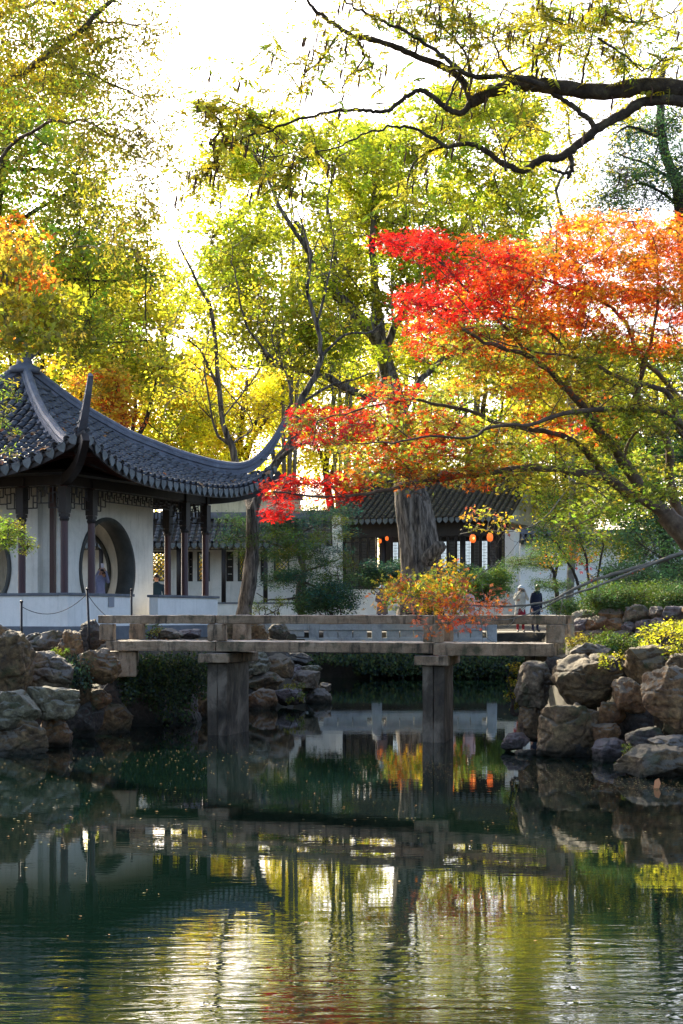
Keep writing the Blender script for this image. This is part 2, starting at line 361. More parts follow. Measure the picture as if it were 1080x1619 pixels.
# ---------------------------------------------------------------- pavilion
PU, PVv = np.array([.3914, .9202, 0]), np.array([-.9202, .3914, 0]); P0 = np.array([-6.47, 36.91, 0]); PL, PB, ZF = 7.0, 1.18, 1.78
PANG = math.atan2(.9202, .3914)
def pv(u, v, z=0): return P0+PU*u+PVv*v+np.array([0, 0, z])
PC = pv(PL/2, PL/2)
pav = empty('pavilion', tuple(pv(PL/2, PL/2, ZF)), 0, 'square open pavilion with upswept tiled roof and round moon gates in white walls', 'pavilion')
b_ = MB(); b_.box(pv(PL/2, PL/2, ZF-.25), (PL+1.0, PL+1.0, .5), PANG); b_.build('plinth', M['coping'], pav, bev=.02)
b_ = MB(); b_.box(pv(PL/2, PL/2, ZF-.03), (PL+.3, PL+.3, .08), PANG); b_.build('floor_slab', M['path'], pav)
EZ = 5.08   # underside of the perimeter beam
def wall_seg(u0, v0, u1, v1, th, z0, z1, name, mat, cop=True):
    a, b = pv(u0, v0), pv(u1, v1); L = np.linalg.norm(b-a); ang = math.atan2(*(b-a)[[1, 0]]); c = (a+b)/2
    o = MB().box((c[0], c[1], (z0+z1)/2), (L, th, z1-z0), ang).build(name, mat, pav, bev=.008)
    if cop: MB().box((c[0], c[1], z1+.03-(.004 if abs(v1-v0) > abs(u1-u0) else 0)), (L+.07, th+.09, .065), ang).build('coping', M['coping'], o, bev=.008)
    return o
LW = -.12
def low_walls():
    t = .26
    for seg in (((-.25, LW), (2.68, LW)), ((3.95, LW), (PL+.25, LW)),          # right face, with its doorway
                ((LW, LW+.132), (LW, 2.9)), ((LW, 4.1), (LW, PL+.25)),          # left face
                ((PL-LW, LW+.19), (PL-LW, 2.9)), ((PL-LW, 4.1), (PL-LW, PL+.25)),
                ((LW+.2, PL-LW), (2.9, PL-LW)), ((4.1, PL-LW), (PL-LW-.2, PL-LW))):
        (a, b), (c, d) = seg; wall_seg(a, b, c, d, t, ZF-.02, 2.50, 'parapet_wall', M['plaster_cool'])
low_walls()
colp = [(i, j) for i in (0, PB, PL-PB, PL) for j in (0, PB, PL-PB, PL) if (i in (0, PL) or j in (0, PL))]
cm = MB(); cm.lathe((0, 0, 0), [(.13, 0), (.13, .06), (.092, .1), (.088, 3.0), (.085, 3.5)], 14)
colme = cm.mesh('column', M['wood'], True)
km = MB(); km.box((0, 0, 2.96), (.21, .21, .62), taper=1.05); km.box((0, 0, 2.60), (.19, .19, .08)); km.box((0, 0, 3.4), (.25, .25, .2)); km.lathe((0, 0, 2.46), [(.10, 0), (.12, .05), (.10, .1)], 10)
kme = km.mesh('column_head', M['wood_dark'])
for u, v in colp:
    o = link('column', colme, pav); o.matrix_basis = Matrix.Translation(pv(u, v, ZF))
    h = link('column_head', kme, o, True); h.rotation_euler = (0, 0, PANG)
for a, b in (((0, 0), (PL, 0)), ((0, 0), (0, PL)), ((PL, 0), (PL, PL)), ((0, PL), (PL, PL))):
    MB().beam(pv(*a, EZ+.12), pv(*b, EZ+.12), .16, .22).build('eave_beam', M['wood_dark'], pav)
def lattice(a, b, ztop, ht, parent, mat, mir=False, n=None, thk=.028, name='lattice_frieze'):
    """openwork frieze of meander bars hung under a beam, deeper at its ends"""
    a, b = np.array(a, float), np.array(b, float); L = np.linalg.norm(b-a); d = (b-a)/L; m = MB()
    def P(x, z): return a+d*x+np.array([0, 0, ztop-z])
    def bar(x0, z0, x1, z1): m.beam(P(x0, z0), P(x1, z1), thk*.8, thk) if (x0, z0) != (x1, z1) else None
    c = .105; nc = max(3, int(L/c)); c = L/nc; bar(0, .02, L, .02)
    for i in range(nc):
        e = min(i, nc-1-i); dep = ht if e < 3 else (ht*.78 if e < 5 else ht*.52)
        x = i*c; k = i % 4
        bar(x, dep, x+c, dep)
        if k == 0: bar(x, .02, x, dep*.6); bar(x, dep*.6, x+c, dep*.6)
        elif k == 1: bar(x, dep*.3, x, dep); bar(x, dep*.3, x+c, dep*.3)
        elif k == 2: bar(x, .02, x, dep*.75); bar(x, dep*.75, x+c*.99, dep*.75)
        else: bar(x, dep*.45, x, dep); bar(x-c, dep*.45, x+c*.5, dep*.45); bar(x+c*.5, .02, x+c*.5, dep*.45)
        nx_ = min(i+1, nc-1-(i+1)); d2 = ht if nx_ < 3 else (ht*.78 if nx_ < 5 else ht*.52)
        if abs(d2-dep) > 1e-6: bar(x+c, min(dep, d2), x+c, max(dep, d2))
    return m.build(name, mat, parent)
for side in range(4):
    for s0, s1 in ((.1, PB-.1), (PB+.1, PL-PB-.1), (PL-PB+.1, PL-.1)):
        A = [(s0, 0), (0, s0), (PL, s0), (s0, PL)][side]; B = [(s1, 0), (0, s1), (PL, s1), (s1, PL)][side]
        lattice(pv(*A), pv(*B), EZ, .52, pav, M['wood_dark'])
# inner walls with moon gates
def moon_wall(cu, cv, du, dv, L, th, z0, z1, R, zc):
    """wall centred at (cu,cv) running along (du,dv), round opening of radius R"""
    c = pv(cu, cv); d = PU*du+PVv*dv; nrm = np.cross(d, [0, 0, 1]); N = 64; V = []; Fc = []
    outer = []; inner = []
    for i in range(N):
        a = 2*math.pi*i/N+math.pi/4; ca, sa = math.cos(a), math.sin(a); inner.append((R*ca, zc+R*sa))
        hx, zt, zb = L/2, z1-zc, z0-zc
        k = min((hx/abs(ca)) if abs(ca) > 1e-6 else 1e9, ((zt if sa > 0 else -zb)/abs(sa)) if abs(sa) > 1e-6 else 1e9); outer.append((k*ca, zc+k*sa))
    for i, (x, z) in enumerate(((L/2, z1), (-L/2, z1), (-L/2, z0), (L/2, z0))):    # snap the nearest sample to every corner
        j = min(range(N), key=lambda q: (outer[q][0]-x)**2+(outer[q][1]-z)**2); outer[j] = (x, z)
    for s in (-1, 1):
        for ring in (outer, inner):
            for x, z in ring: V.append(c+d*x+nrm*s*th/2+np.array([0, 0, z]))
    for i in range(N):
        j = (i+1) % N
        Fc += [(i, j, N+j, N+i), (2*N+j, 2*N+i, 3*N+i, 3*N+j), (N+i, N+j, 3*N+j, 3*N+i), (j, i, 2*N+i, 2*N+j)]
    m = MB(); m.add(V, Fc); w_ = m.build('moon_gate_wall', M['plaster'], pav)
    g = MB(); V = []; Fc = []
    prof = [(R-.006, -th/2-.03), (R-.055, -th/2-.03), (R-.055, th/2+.03), (R-.006, th/2+.03)]
    pr2 = [(R+.055, -th/2-.03), (R-.055, -th/2-.03), (R-.055, th/2+.03), (R+.055, th/2+.03), (R+.055, th/2+.004), (R-.004, th/2+.004), (R-.004, -th/2-.004), (R+.055, -th/2-.004)]
    for i in range(N):
        a = 2*math.pi*i/N
        for r, o in pr2: V.append(c+d*r*math.cos(a)+nrm*o+np.array([0, 0, zc+r*math.sin(a)]))
    K = len(pr2)
    for i in range(N):
        for k in range(K): Fc.append((i*K+k, i*K+(k+1) % K, ((i+1) % N)*K+(k+1) % K, ((i+1) % N)*K+k))
    g.add(V, Fc).build('gate_trim', M['trim'], w_, True)
TH = .42
moon_wall(PL/2, PB, 1, 0, PL-2*PB, TH, ZF, EZ+.3, 1.30, 3.19)
moon_wall(PL/2, PL-PB, 1, 0, PL-2*PB, TH, ZF, EZ+.3, 1.30, 3.19)
moon_wall(PB, PL/2, 0, 1, PL-2*PB-TH-.004, TH, ZF, EZ+.3, 1.30, 3.19)
moon_wall(PL-PB, PL/2, 0, 1, PL-2*PB-TH-.004, TH, ZF, EZ+.3, 1.30, 3.19)
for u, v in ((PB, PB),):
    su = -1 if u < 3 else 1; sv = -1 if v < 3 else 1
    MB().box(pv(u+su*.25, v+sv*.25, (ZF+EZ)/2+.1), (.12, .12, EZ-ZF+.1), PANG).build('corner_post', M['wood'], pav, bev=.01)
MB().box(pv(PL/2, PL/2, EZ+.36), (PL-.3, PL-.3, .06), PANG).build('ceiling_board', M['wood_dark'], pav)
# roof
RE = 4.9
HA = [0, 1.06, 2.0, 3.0, 3.7, 4.2, 4.6, 4.9, 5.3]; HZ = [8.35, 7.34, 6.62, 6.16, 5.93, 5.86, 5.95, 6.15, 6.45]
def mid_z(r): return 5.27+3.06*max(0, 1-r/RE)**1.62
def roof_z(t, r):
    s = min(1, abs(t)/max(r, 1e-3)); hz = float(np.interp(r, HA, HZ)); m_ = mid_z(r); return m_+(hz-m_)*s**3.4
faces = [(PU*0-PVv, PU), (-PU, PVv), (PU, PVv), (PVv, PU)]
pitch = .30; rows = np.arange(-16, 17)*pitch*.995
coverV, coverF = arc_tile(.165, .20, .075); panV, panF = arc_tile(.24, .20, .05, sign=-1)
dme = drip_mesh('drip_tile', .215, .21, M['drip'])
for k, (o_, l_) in enumerate(faces):
    fn = lambda t, r, o_=o_, l_=l_: PC+o_*r+l_*t+np.array([0, 0, roof_z(t, r)])
    fr = place_tiles(fn, rows, pitch, .19, lambda t: max(abs(t)-.02, .25), RE+.02)
    rf = MB(); N = 30; V = []; Fc = []
    for lay in (0, -.1):
        for i in range(N+1):
            r = .02+(RE)*i/N
            for j in range(N+1):
                t = (2*j/N-1)*r; V.append(fn(t, r)+np.array([0, 0, lay]))
    n1 = (N+1)**2
    for i in range(N):
        for j in range(N):
            a = i*(N+1)+j; Fc += [(a, a+1, a+N+2, a+N+1), (n1+a+1, n1+a, n1+a+N+1, n1+a+N+2)]
    for j in range(N): a = N*(N+1)+j; Fc.append((a, a+1, n1+a+1, n1+a))
    ro = rf.add(V, Fc).build('roof_slope', M['wood_dark'], pav, True)
    tiles_build(fr[1], coverV, coverF, M['tile'], ro, 150 if k < 2 else 0)
    tiles_build(fr[-1], panV, panF, M['tile'], ro)
    drips(rows+pitch/2, fn, RE, o_, dme, ro)
    rt = MB()
    for t in np.arange(-4.5, 4.6, .23):      # rafters under the eave
        a, b = fn(t, max(3.3, abs(t)+.05)), fn(t, RE-.06)
        if np.linalg.norm(b-a) > .3: rt.beam(a-[0, 0, .16], b-[0, 0, .16], .07, .09)
    rt.build('rafters', M['wood'], ro, kind='stuff')
    rw = MB(); e = [fn(t, RE-.03)-np.array([0, 0, .13]) for t in np.linspace(-4.86, 4.86, 40)]
    for a, b in zip(e[:-1], e[1:]): rw.beam(a, b, .05, .14)
    rw.build('fascia', M['wood_dark'], ro)
RA = [0.05, 1.06, 2.0, 3.0, 3.7, 4.2, 4.6, 4.9, 5.15, 5.36]; RZ = [8.66, 7.66, 6.98, 6.50, 6.27, 6.20, 6.38, 6.74, 7.12, 7.52]
def sweep(P, prof_fn, up=np.array([0, 0, 1.])):
    P = np.asarray(P); T = np.gradient(P, axis=0); T /= np.linalg.norm(T, axis=1)[:, None]; V = []; K = None
    for i, p in enumerate(P):
        h = np.cross(T[i], up); h /= np.linalg.norm(h); n = np.cross(h, T[i])
        pr = prof_fn(i/(len(P)-1)); K = len(pr)
        for x, z in pr: V.append(p+h*x+n*z)
    Fc = [(i*K+k, i*K+(k+1) % K, (i+1)*K+(k+1) % K, (i+1)*K+k) for i in range(len(P)-1) for k in range(K)]
    Fc += [tuple(range(K))[::-1], tuple((len(P)-1)*K+k for k in range(K))]; return V, Fc
for su, sv in ((-1, -1), (1, -1), (1, 1), (-1, 1)):
    aa = np.linspace(0.05, 5.36, 46)
    from_z = np.interp(aa, RA, RZ)-(.22 if (su, sv) == (-1, -1) else 0)*np.clip((aa-2.5)/2, 0, 1)
    k5 = np.convolve(np.pad(from_z, 2, 'edge'), [.1, .2, .4, .2, .1], 'valid'); k5[-2:] = from_z[-2:]
    ak = np.where(aa > 4.2, 4.2+(aa-4.2)*(.82 if su > 0 else 1.02), aa)
    path = [PC+PU*su*a+PVv*sv*a+np.array([0, 0, z]) for a, z in zip(ak, k5)]
    def prof(f, lo=False):
        w_ = 1 if f < .72 else 1-.62*(f-.72)/.28; h_ = 1 if f < .7 else 1-.78*(f-.7)/.3
        return [(.15*w_, -.42*h_), (.15*w_, -.30*h_), (.10*w_, -.28*h_), (.10*w_, -.20*h_), (.14*w_, -.18*h_), (.14*w_, -.11*h_), (.10*w_, -.09*h_), (.11*w_, -.04*h_), (.07*w_, .02), (0, .045),
                (-.07*w_, .02), (-.11*w_, -.04*h_), (-.10*w_, -.09*h_), (-.14*w_, -.11*h_), (-.14*w_, -.18*h_), (-.10*w_, -.20*h_), (-.10*w_, -.28*h_), (-.15*w_, -.30*h_), (-.15*w_, -.42*h_)]
    V, Fc = sweep(path, prof); rg = MB().add(V, Fc).build('hip_ridge', M['ridge'], pav)
    # stacked steps and bands under the upswept tip
    for a, hgt, wd in ((4.7, .5, .27), (4.85, .38, .24), (5.0, .3, .20), (5.14, .22, .17)):
        z = float(np.interp(a, aa, k5)); p = PC+PU*su*a+PVv*sv*a
        MB().box((p[0], p[1], z-.14), (wd, wd*.9, .035), PANG+math.pi/4).build('ridge_band', M['drip'], rg)
    hp = [PC+PU*su*a+PVv*sv*a+np.array([0, 0, z]) for a, z in ((3.5, 5.2), (4.1, 5.3), (4.6, 5.5), (4.9, 5.78), (5.05, 5.98))]
    V, Fc = sweep(smooth_path(hp, 4), lambda f: [(.08, -.13), (.08, .12), (-.08, .12), (-.08, -.13)]); MB().add(V, Fc).build('hip_rafter', M['wood_dark'], pav)
fi = MB(); fi.lathe((PC[0], PC[1], 8.38), [(.42, 0), (.40, .16), (.22, .24), (.19, .38), (.33, .5), (.36, .62), (.20, .72), (.10, .8), (.14, .92), (.12, 1.05), (.03, 1.16)], 18)
fi.build('finial', M['ridge'], pav, True)
for s in range(4):
    a = PANG+math.pi/4+s*math.pi/2; p0 = np.array([PC[0], PC[1], 8.95]); d = np.array([math.cos(a), math.sin(a), 0])
    MB().tube(smooth_path([p0, p0+d*.3+[0, 0, .05], p0+d*.5+[0, 0, .2], p0+d*.45+[0, 0, .36]], 3), np.linspace(.09, .03, 10), 8).build('finial_scroll', M['ridge'], pav, True)
# lamp below the near corner
lp = pv(.45, .25, 4.78)
ln = empty('hanging_lamp', tuple(lp), 0, 'small dark glass lamp hanging under the near corner of the pavilion roof', 'lamp')
MB().lathe((lp[0], lp[1], lp[2]-.34), [(.05, 0), (.12, .05), (.14, .17), (.12, .29), (.05, .34)], 14).build('lamp_glass', M['glass_dark'], ln, True)
MB().lathe((lp[0], lp[1], lp[2]+.004), [(.13, 0), (.05, .08), (.015, .1), (.012, .5)], 12).build('lamp_cap', M['iron'], ln, True)
# notice plate on the parapet
p = pv(1.65, LW-.145, 2.36)
pl = MB().box(p, (.26, .012, .24), PANG).build('notice_plate', plain('grey_plate', (.22, .24, .28), .5)); tag(pl, 'small blank grey plate fixed to the white parapet below the moon gate', 'plate')

# ---------------------------------------------------------------- stone bridge
br = empty('stone_bridge', (0, 26, 0), 0, 'low zigzag stone slab bridge with plain rails crossing the pond', 'bridge')
fpts = [(-4.05, 27.1), (-2.14, 26.8), (1.46, 25.3), (3.30, 24.5)]; off = [(.41, 1.4), (.40, 1.4), (.28, 1.4), (.38, 1.4)]
fpts = [np.array(p) for p in fpts]; bpts = [p+np.array(o) for p, o in zip(fpts, off)]
ZD, ZR = 1.60, 2.045
def slab(poly, z0, z1, name, mat, parent, bev=.012):
    n = len(poly); V = [(x, y, z0) for x, y in poly]+[(x, y, z1) for x, y in poly]
    Fc = [tuple(range(n))[::-1], tuple(range(n, 2*n))]+[(i, (i+1) % n, n+(i+1) % n, n+i) for i in range(n)]
    return MB().add(V, Fc).build(name, mat, parent, bev=bev)
def lerp(a, b, t): return a*(1-t)+b*t
for i in range(3):
    f0, f1, b0, b1 = fpts[i], fpts[i+1], bpts[i], bpts[i+1]; g = .004/np.linalg.norm(f1-f0)
    for k in range(3):          # three long slabs side by side in every span
        ta, tb = k/3+.004, (k+1)/3-.004; dz = (0, .006, -.004)[k]
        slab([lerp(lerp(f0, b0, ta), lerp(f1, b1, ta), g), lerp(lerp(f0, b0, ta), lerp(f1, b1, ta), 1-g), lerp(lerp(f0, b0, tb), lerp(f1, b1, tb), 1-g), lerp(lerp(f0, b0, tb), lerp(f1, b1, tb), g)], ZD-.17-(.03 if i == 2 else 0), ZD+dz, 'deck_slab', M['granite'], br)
    for e0, e1 in ((f0, f1), (b0, b1)):
        d = (e1-e0)/np.linalg.norm(e1-e0); a, b = e0+d*(.16 if i else -.14), e1-d*(.16 if i < 2 else -.0)
        wl = .003; a2, b2 = e0+d*(.004 if i else -.14), e1-d*(.004 if i < 2 else -.14)
        n_ = np.array([-d[1], d[0]]); inn = n_ if (e0 is f0) else -n_
        # thin rail beam slightly waisted below
        V = []
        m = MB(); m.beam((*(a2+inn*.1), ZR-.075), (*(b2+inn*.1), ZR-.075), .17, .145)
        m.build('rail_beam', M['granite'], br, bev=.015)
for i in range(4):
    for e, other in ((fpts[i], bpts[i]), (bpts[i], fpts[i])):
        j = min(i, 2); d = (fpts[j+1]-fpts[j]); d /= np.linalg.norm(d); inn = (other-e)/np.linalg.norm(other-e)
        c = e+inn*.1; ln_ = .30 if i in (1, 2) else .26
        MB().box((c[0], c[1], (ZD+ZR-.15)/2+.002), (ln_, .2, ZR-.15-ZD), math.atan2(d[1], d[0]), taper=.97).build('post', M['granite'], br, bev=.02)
for i in (1, 2):
    f, b = fpts[i], bpts[i]; d = (b-f)/np.linalg.norm(b-f); ang = math.atan2(d[1], d[0]); c = (f+b)/2; L = np.linalg.norm(b-f); side = np.array([d[1], -d[0]])
    MB().box((c[0]-side[0]*.02, c[1], ZD-.17-.115), (L+.12, .56, .16), ang).build('pier_cap', M['granite'], br, bev=.02)
    for k in (-1, 1):
        q = c-d*.08+side*k*.091; MB().box((q[0], q[1], (1.235-1.2)/2), (1.12, .18, 1.235+1.2), ang).build('pier_slab', M['pier'], br, bev=.012)
MB().box((3.44, 25.35, 1.2), (.5, 1.4, .42), .3).build('abutment', M['granite'], br, bev=.03)
MB().box((-3.9, 27.9, 1.2), (.6, 1.5, .44), .1).build('abutment', M['granite'], br, bev=.03)

# hand-cut stone: every slab, beam and post gets an uneven surface and worn arrises
for nm, sc_, st_ in (('coarse_stone', .35, .035), ('fine_stone', .07, .018)):
    tx = bpy.data.textures.new(nm, 'CLOUDS'); tx.noise_scale = sc_; tx.noise_depth = 3
for o in list(br.children):
    m_ = o.modifiers.new('cut', 'SUBSURF'); m_.subdivision_type = 'SIMPLE'; m_.levels = m_.render_levels = 5 if ('beam' in o.name or 'deck' in o.name) else 4
    for nm, st_ in (('coarse_stone', .030), ('fine_stone', .022)):
        d_ = o.modifiers.new('wear', 'DISPLACE'); d_.texture = bpy.data.textures[nm]; d_.texture_coords = 'GLOBAL'; d_.strength = st_; d_.mid_level = .55
# ---------------------------------------------------------------- low pale balustrade on the far bank
bal = empty('stone_balustrade', (1, 51.6, 1.2), 0, 'low pale grey stone balustrade on the far bank seen through the bridge rails', 'balustrade')
bx = [-4.6, -2.95, -.9, 1.15, 3.1, 4.9]
for i, x in enumerate(bx):
    MB().box((x, 51.6, 1.34), (.34, .3, 1.04), taper=.92).build('post', M['pale_stone'], bal, bev=.03)
    MB().lathe((x, 51.6, 1.82), [(.13, 0), (.15, .05), (.10, .12), (.02, .16)], 10).build('post_cap', M['pale_stone'], bal, True)
    if i < len(bx)-1:
        x2 = bx[i+1]; MB().box(((x+x2)/2, 51.6, 1.66), (x2-x-.32, .24, .24)).build('top_rail', M['pale_stone'], bal, bev=.02)
        m = MB()
        for k in range(3): m.box((x+.3+(x2-x-.6)*(k+.5)/3, 51.6, 1.43), ((x2-x-.6)/3-.02, .14, .33), taper=.96)
        m.build('panel', M['pale_stone'], bal, bev=.02)
        MB().box(((x+x2)/2, 51.6, 1.2), (x2-x-.32, .22, .2)).build('base_rail', M['pale_stone'], bal, bev=.02)

# ---------------------------------------------------------------- generic straight hall / corridor frame
class Frame:
    def __init__(s, o, ang): s.o = np.array(o, float); s.a = ang; s.x = np.array([math.cos(ang), math.sin(ang), 0]); s.y = np.array([-math.sin(ang), math.cos(ang), 0])
    def __call__(s, x, y, z): return s.o+s.x*x+s.y*y+np.array([0, 0, z])
    def box(s, m, c, size): return m.box(s(*c), size, s.a)
def wall_with_holes(fr, x0, x1, z0, z1, y, th, holes, name, mat, parent):
    """box wall cut up around rectangular holes (sorted, not overlapping in x)"""
    m = MB(); cur = x0
    for hx0, hx1, hz0, hz1 in sorted(holes):
        if hx0 > cur: fr.box(m, ((cur+hx0)/2, y, (z0+z1)/2), (hx0-cur, th, z1-z0))
        fr.box(m, ((hx0+hx1)/2, y, (z0+hz0)/2), (hx1-hx0, th, hz0-z0)); fr.box(m, ((hx0+hx1)/2, y, (hz1+z1)/2), (hx1-hx0, th, z1-hz1)); cur = hx1
    fr.box(m, ((cur+x1)/2, y, (z0+z1)/2), (x1-cur, th, z1-z0)); return m.build(name, mat, parent)
def gable_roof(fr, x0, x1, y_eave, y_ridge, z_eave, z_ridge, pitch, mat, parent, drip, seg=.24, back=True, nd_=True):
    def z_of(r): f = r/(y_ridge-y_eave); return z_ridge-(z_ridge-z_eave)*f**.85
    dep = y_ridge-y_eave; R_ = None
    for sgn in ((1, -1) if back else (1,)):
        fn = lambda t, r, sgn=sgn: fr(t, y_ridge-sgn*r, z_of(max(r, 0)))
        ro = MB(); N = 8; V = []; Fc = []
        for lay in (0, -.12):
            for i in range(N+1):
                for t in (x0, x1): V.append(fn(t, dep*i/N)+np.array([0, 0, lay]))
        K = 2*(N+1)
        for i in range(N): a = 2*i; Fc += [(a, a+1, a+3, a+2), (K+a, K+a+2, K+a+3, K+a+1), (a, a+2, K+a+2, K+a), (a+1, K+a+1, K+a+3, a+3)]
        Fc.append((2*N, 2*N+1, K+2*N+1, K+2*N))
        ro = ro.add(V, Fc).build('roof_slope', M['wood_dark'], parent)
        if R_ is None: R_ = ro
        rows_ = np.arange(x0+pitch/2, x1, pitch); f_ = place_tiles(fn, rows_, pitch, seg, lambda t: .05 if t < x1 else None, dep+.03)
        cv, cf = arc_tile(pitch*.55, seg, pitch*.27); pv_, pf_ = arc_tile(pitch*.8, seg, pitch*.17, sign=-1)
        tiles_build(f_[1], cv, cf, mat, ro); tiles_build(f_[-1], pv_, pf_, mat, ro)
        if sgn == 1 and nd_: drips(rows_[:-1]+pitch/2, fn, dep+.02, -fr.y, drip, ro)
    return R_

# ---------------------------------------------------------------- hall behind the big trunk
HF = Frame((7.75, 73.7, 0), math.atan2(-.342, .94))       # x runs left(-) .. right(0) along the eave
hall = empty('garden_hall', tuple(HF(-4.4, 4, 2.0)), 0, 'dark timber garden hall with lattice windows and brown tiled roof behind the thick trunk', 'hall')
EH, RH = 6.62, 9.0
gable_roof(HF, -9.0, .1, 0, 4.4, EH, RH, .30, M['tile_old'], hall, drip_mesh('drip_tile', .24, .24, M['drip']))
m = MB(); HF.box(m, (-4.45, 4.4, RH+.16), (9.3, .26, .36)); hr = m.build('roof_ridge', M['ridge'], hall, bev=.03)
for x in (-9.0, .1): MB().tube(smooth_path([HF(x+(.5 if x < 0 else -.5), 4.4, RH+.3), HF(x, 4.4, RH+.45), HF(x-(.15 if x < 0 else -.15), 4.4, RH+.8)], 3), [.16, .15, .14, .12, .1, .08, .06], 8).build('ridge_end', M['ridge'], hr, True)
FY = 1.15
m = MB(); HF.box(m, (-4.4, FY-.1, 2.65), (8.3, .3, 1.32)); m.build('dado_wall', M['plaster_cool'], hall)
m = MB(); HF.box(m, (-4.4, FY-.1, 3.33), (8.3, .4, .06)); m.build('dado_sill', M['wood_dark'], hall)
m = MB(); HF.box(m, (-4.4, FY, 6.2), (8.3, .25, .75)); m.build('lintel_beam', M['wood_dark'], hall)
m = MB(); HF.box(m, (-4.4, 3.9, 1.9), (8.6, 6.2, .3)); m.build('floor_slab', M['path'], hall)
m = MB(); HF.box(m, (-4.4, 7.2, 4.2), (8.6, .3, 4.6)); m.build('rear_wall', M['wood_dark'], hall)
m = MB(); HF.box(m, (-4.4, FY+.35, 5.9), (8.3, .03, .02))
for x in (-8.55, -6.5, -4.5, -2.5, -.35):
    MB().lathe(tuple(HF(x, FY-.02, 3.34)), [(.13, 0), (.13, 2.5)], 12).build('pillar', M['wood_dark'], hall, True)
def hall_leaf(x, wd, lit, z0=3.37, z1=5.85):
    """one casement: frame, solid lower board, bars, pane"""
    m = MB(); fw = .06
    for dx in (-wd/2+fw/2, wd/2-fw/2): HF.box(m, (x+dx, FY, (z0+z1)/2), (fw, .07, z1-z0))
    for z in (z0+.03, z0+.62, z1-.25, z1-.03): HF.box(m, (x, FY+.002, z), (wd-2*fw, .066, .06))
    HF.box(m, (x, FY+.02, z0+.32), (wd-2*fw, .02, .56)); o = m.build('casement', M['wood_dark'], hall)
    g = MB(); a0, a1 = z0+.66, z1-.29; w_ = wd-2*fw; nx_ = 4
    for i in range(1, nx_): HF.box(g, (x-w_/2+w_*i/nx_, FY-.005, (a0+a1)/2), (.018, .02, a1-a0))
    for i in range(1, 11):
        z = a0+(a1-a0)*i/11; s = (i % 2); HF.box(g, (x+(w_/4 if s else -w_/4)*(.5), FY-.008, z), (w_*.75, .018, .018))
    g.build('lattice', M['wood_dark'], o)
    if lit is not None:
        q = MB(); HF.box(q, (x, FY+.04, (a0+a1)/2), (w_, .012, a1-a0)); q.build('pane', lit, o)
lit = {3: 'pane_dim', 6: 'pane', 11: 'pane_dim', 12: 'pane', 13: 'pane_dim', 14: 'pane', 15: 'pane', 16: 'pane_dim', 17: 'pane', 18: 'pane_dim', 2: 'pane_dim'}  # pane material per casement; the bright ones carry the added daylight glow
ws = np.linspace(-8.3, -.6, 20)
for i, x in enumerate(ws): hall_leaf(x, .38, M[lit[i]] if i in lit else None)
m = MB(); HF.box(m, (-.15, FY+2.3, 4.0), (.45, 5.0, 4.1)); m.build('side_wall', M['plaster_cool'], hall)
m = MB(); HF.box(m, (-8.75, FY+2.3, 4.0), (.4, 5.0, 4.1)); m.build('side_wall', M['plaster_cool'], hall)
m = MB(); V = [HF(-.1+dx, yy, z) for dx in (-.12, .12) for yy, z in ((.25, EH-.2), (4.4, RH-.2), (8.4, EH-.2))]; m.add(V, [(0, 1, 2), (5, 4, 3), (0, 3, 4, 1), (1, 4, 5, 2), (2, 5, 3, 0)]); m.build('gable_wall', M['plaster_old'], hall)
for px, py, sz, hot in ((752, 852, 1, 1), (779, 850, 1, 0), (606, 856, .55, 0), (617, 852, .55, 0)):
    Yq = 56.4 if px > 700 else 58.4
    lx = at(px, py, Yq); lx = lx-HF.y*.5
    L_ = empty('red_lantern', tuple(lx), 0, {752: 'lit orange lantern hanging before the widest lattice window', 779: 'lit red lantern hanging nearest the white end wall of the hall', 606: 'tiny lit lantern left of the trunk, the outer one', 617: 'tiny lit lantern just left of the thick trunk'}[px], 'lantern', 'lanterns hung along the front of the hall')
    MB().lathe((lx[0], lx[1], lx[2]-.2*sz), [(.07*sz, 0), (.13*sz, .06*sz), (.15*sz, .18*sz), (.13*sz, .32*sz), (.07*sz, .38*sz)], 12).build('shade', M['lantern'], L_, True)
    MB().lathe((lx[0], lx[1], lx[2]+.19*sz), [(.09*sz, 0), (.03*sz, .05*sz), (.008, .07*sz), (.008, 6.2-.3-lx[2])], 8).build('hanger', M['iron'], L_, True)
    if hot: MB().lathe((lx[0]+.03, lx[1]-.17, lx[2]-.05), [(.02, 0), (.05, .04), (.02, .1)], 8).build('bulb', M['lantern_hot'], L_, True)

# ---------------------------------------------------------------- corridor behind the pavilion
CF = Frame((-12, 59.4, 0), -.02)
cor = empty('garden_corridor', tuple(CF(6, 1, 1.7)), 0, 'long white walled corridor with tiled roof and patterned windows behind the pavilion', 'corridor')
gable_roof(CF, 0, 11.6, 0, 1.5, 4.72, 5.75, .27, M['tile'], cor, drip_mesh('drip_tile', .2, .2, M['drip']))
m = MB(); CF.box(m, (5.8, 1.5, 5.86), (11.7, .22, .26)); m.build('roof_ridge', M['ridge'], cor, bev=.02)
def cx(px, Y=61.8): return (px-540)/F*Y+12
wins = [(cx(238), cx(262), 'gold'), (cx(297), cx(304), 'dark'), (cx(311), cx(331), 'gold'), (cx(357), cx(368), 'dark'), (cx(375), cx(386), 'gold'), (cx(411), cx(420), 'dark'), (cx(432), cx(456), 'gold')]
z0w, z1w = 3.35, 4.5
wall_with_holes(CF, 0, 11.5, 1.7, 5.3, 2.4, .26, [(a, b, z0w, z1w) for a, b, _ in wins], 'rear_wall', M['plaster'], cor)
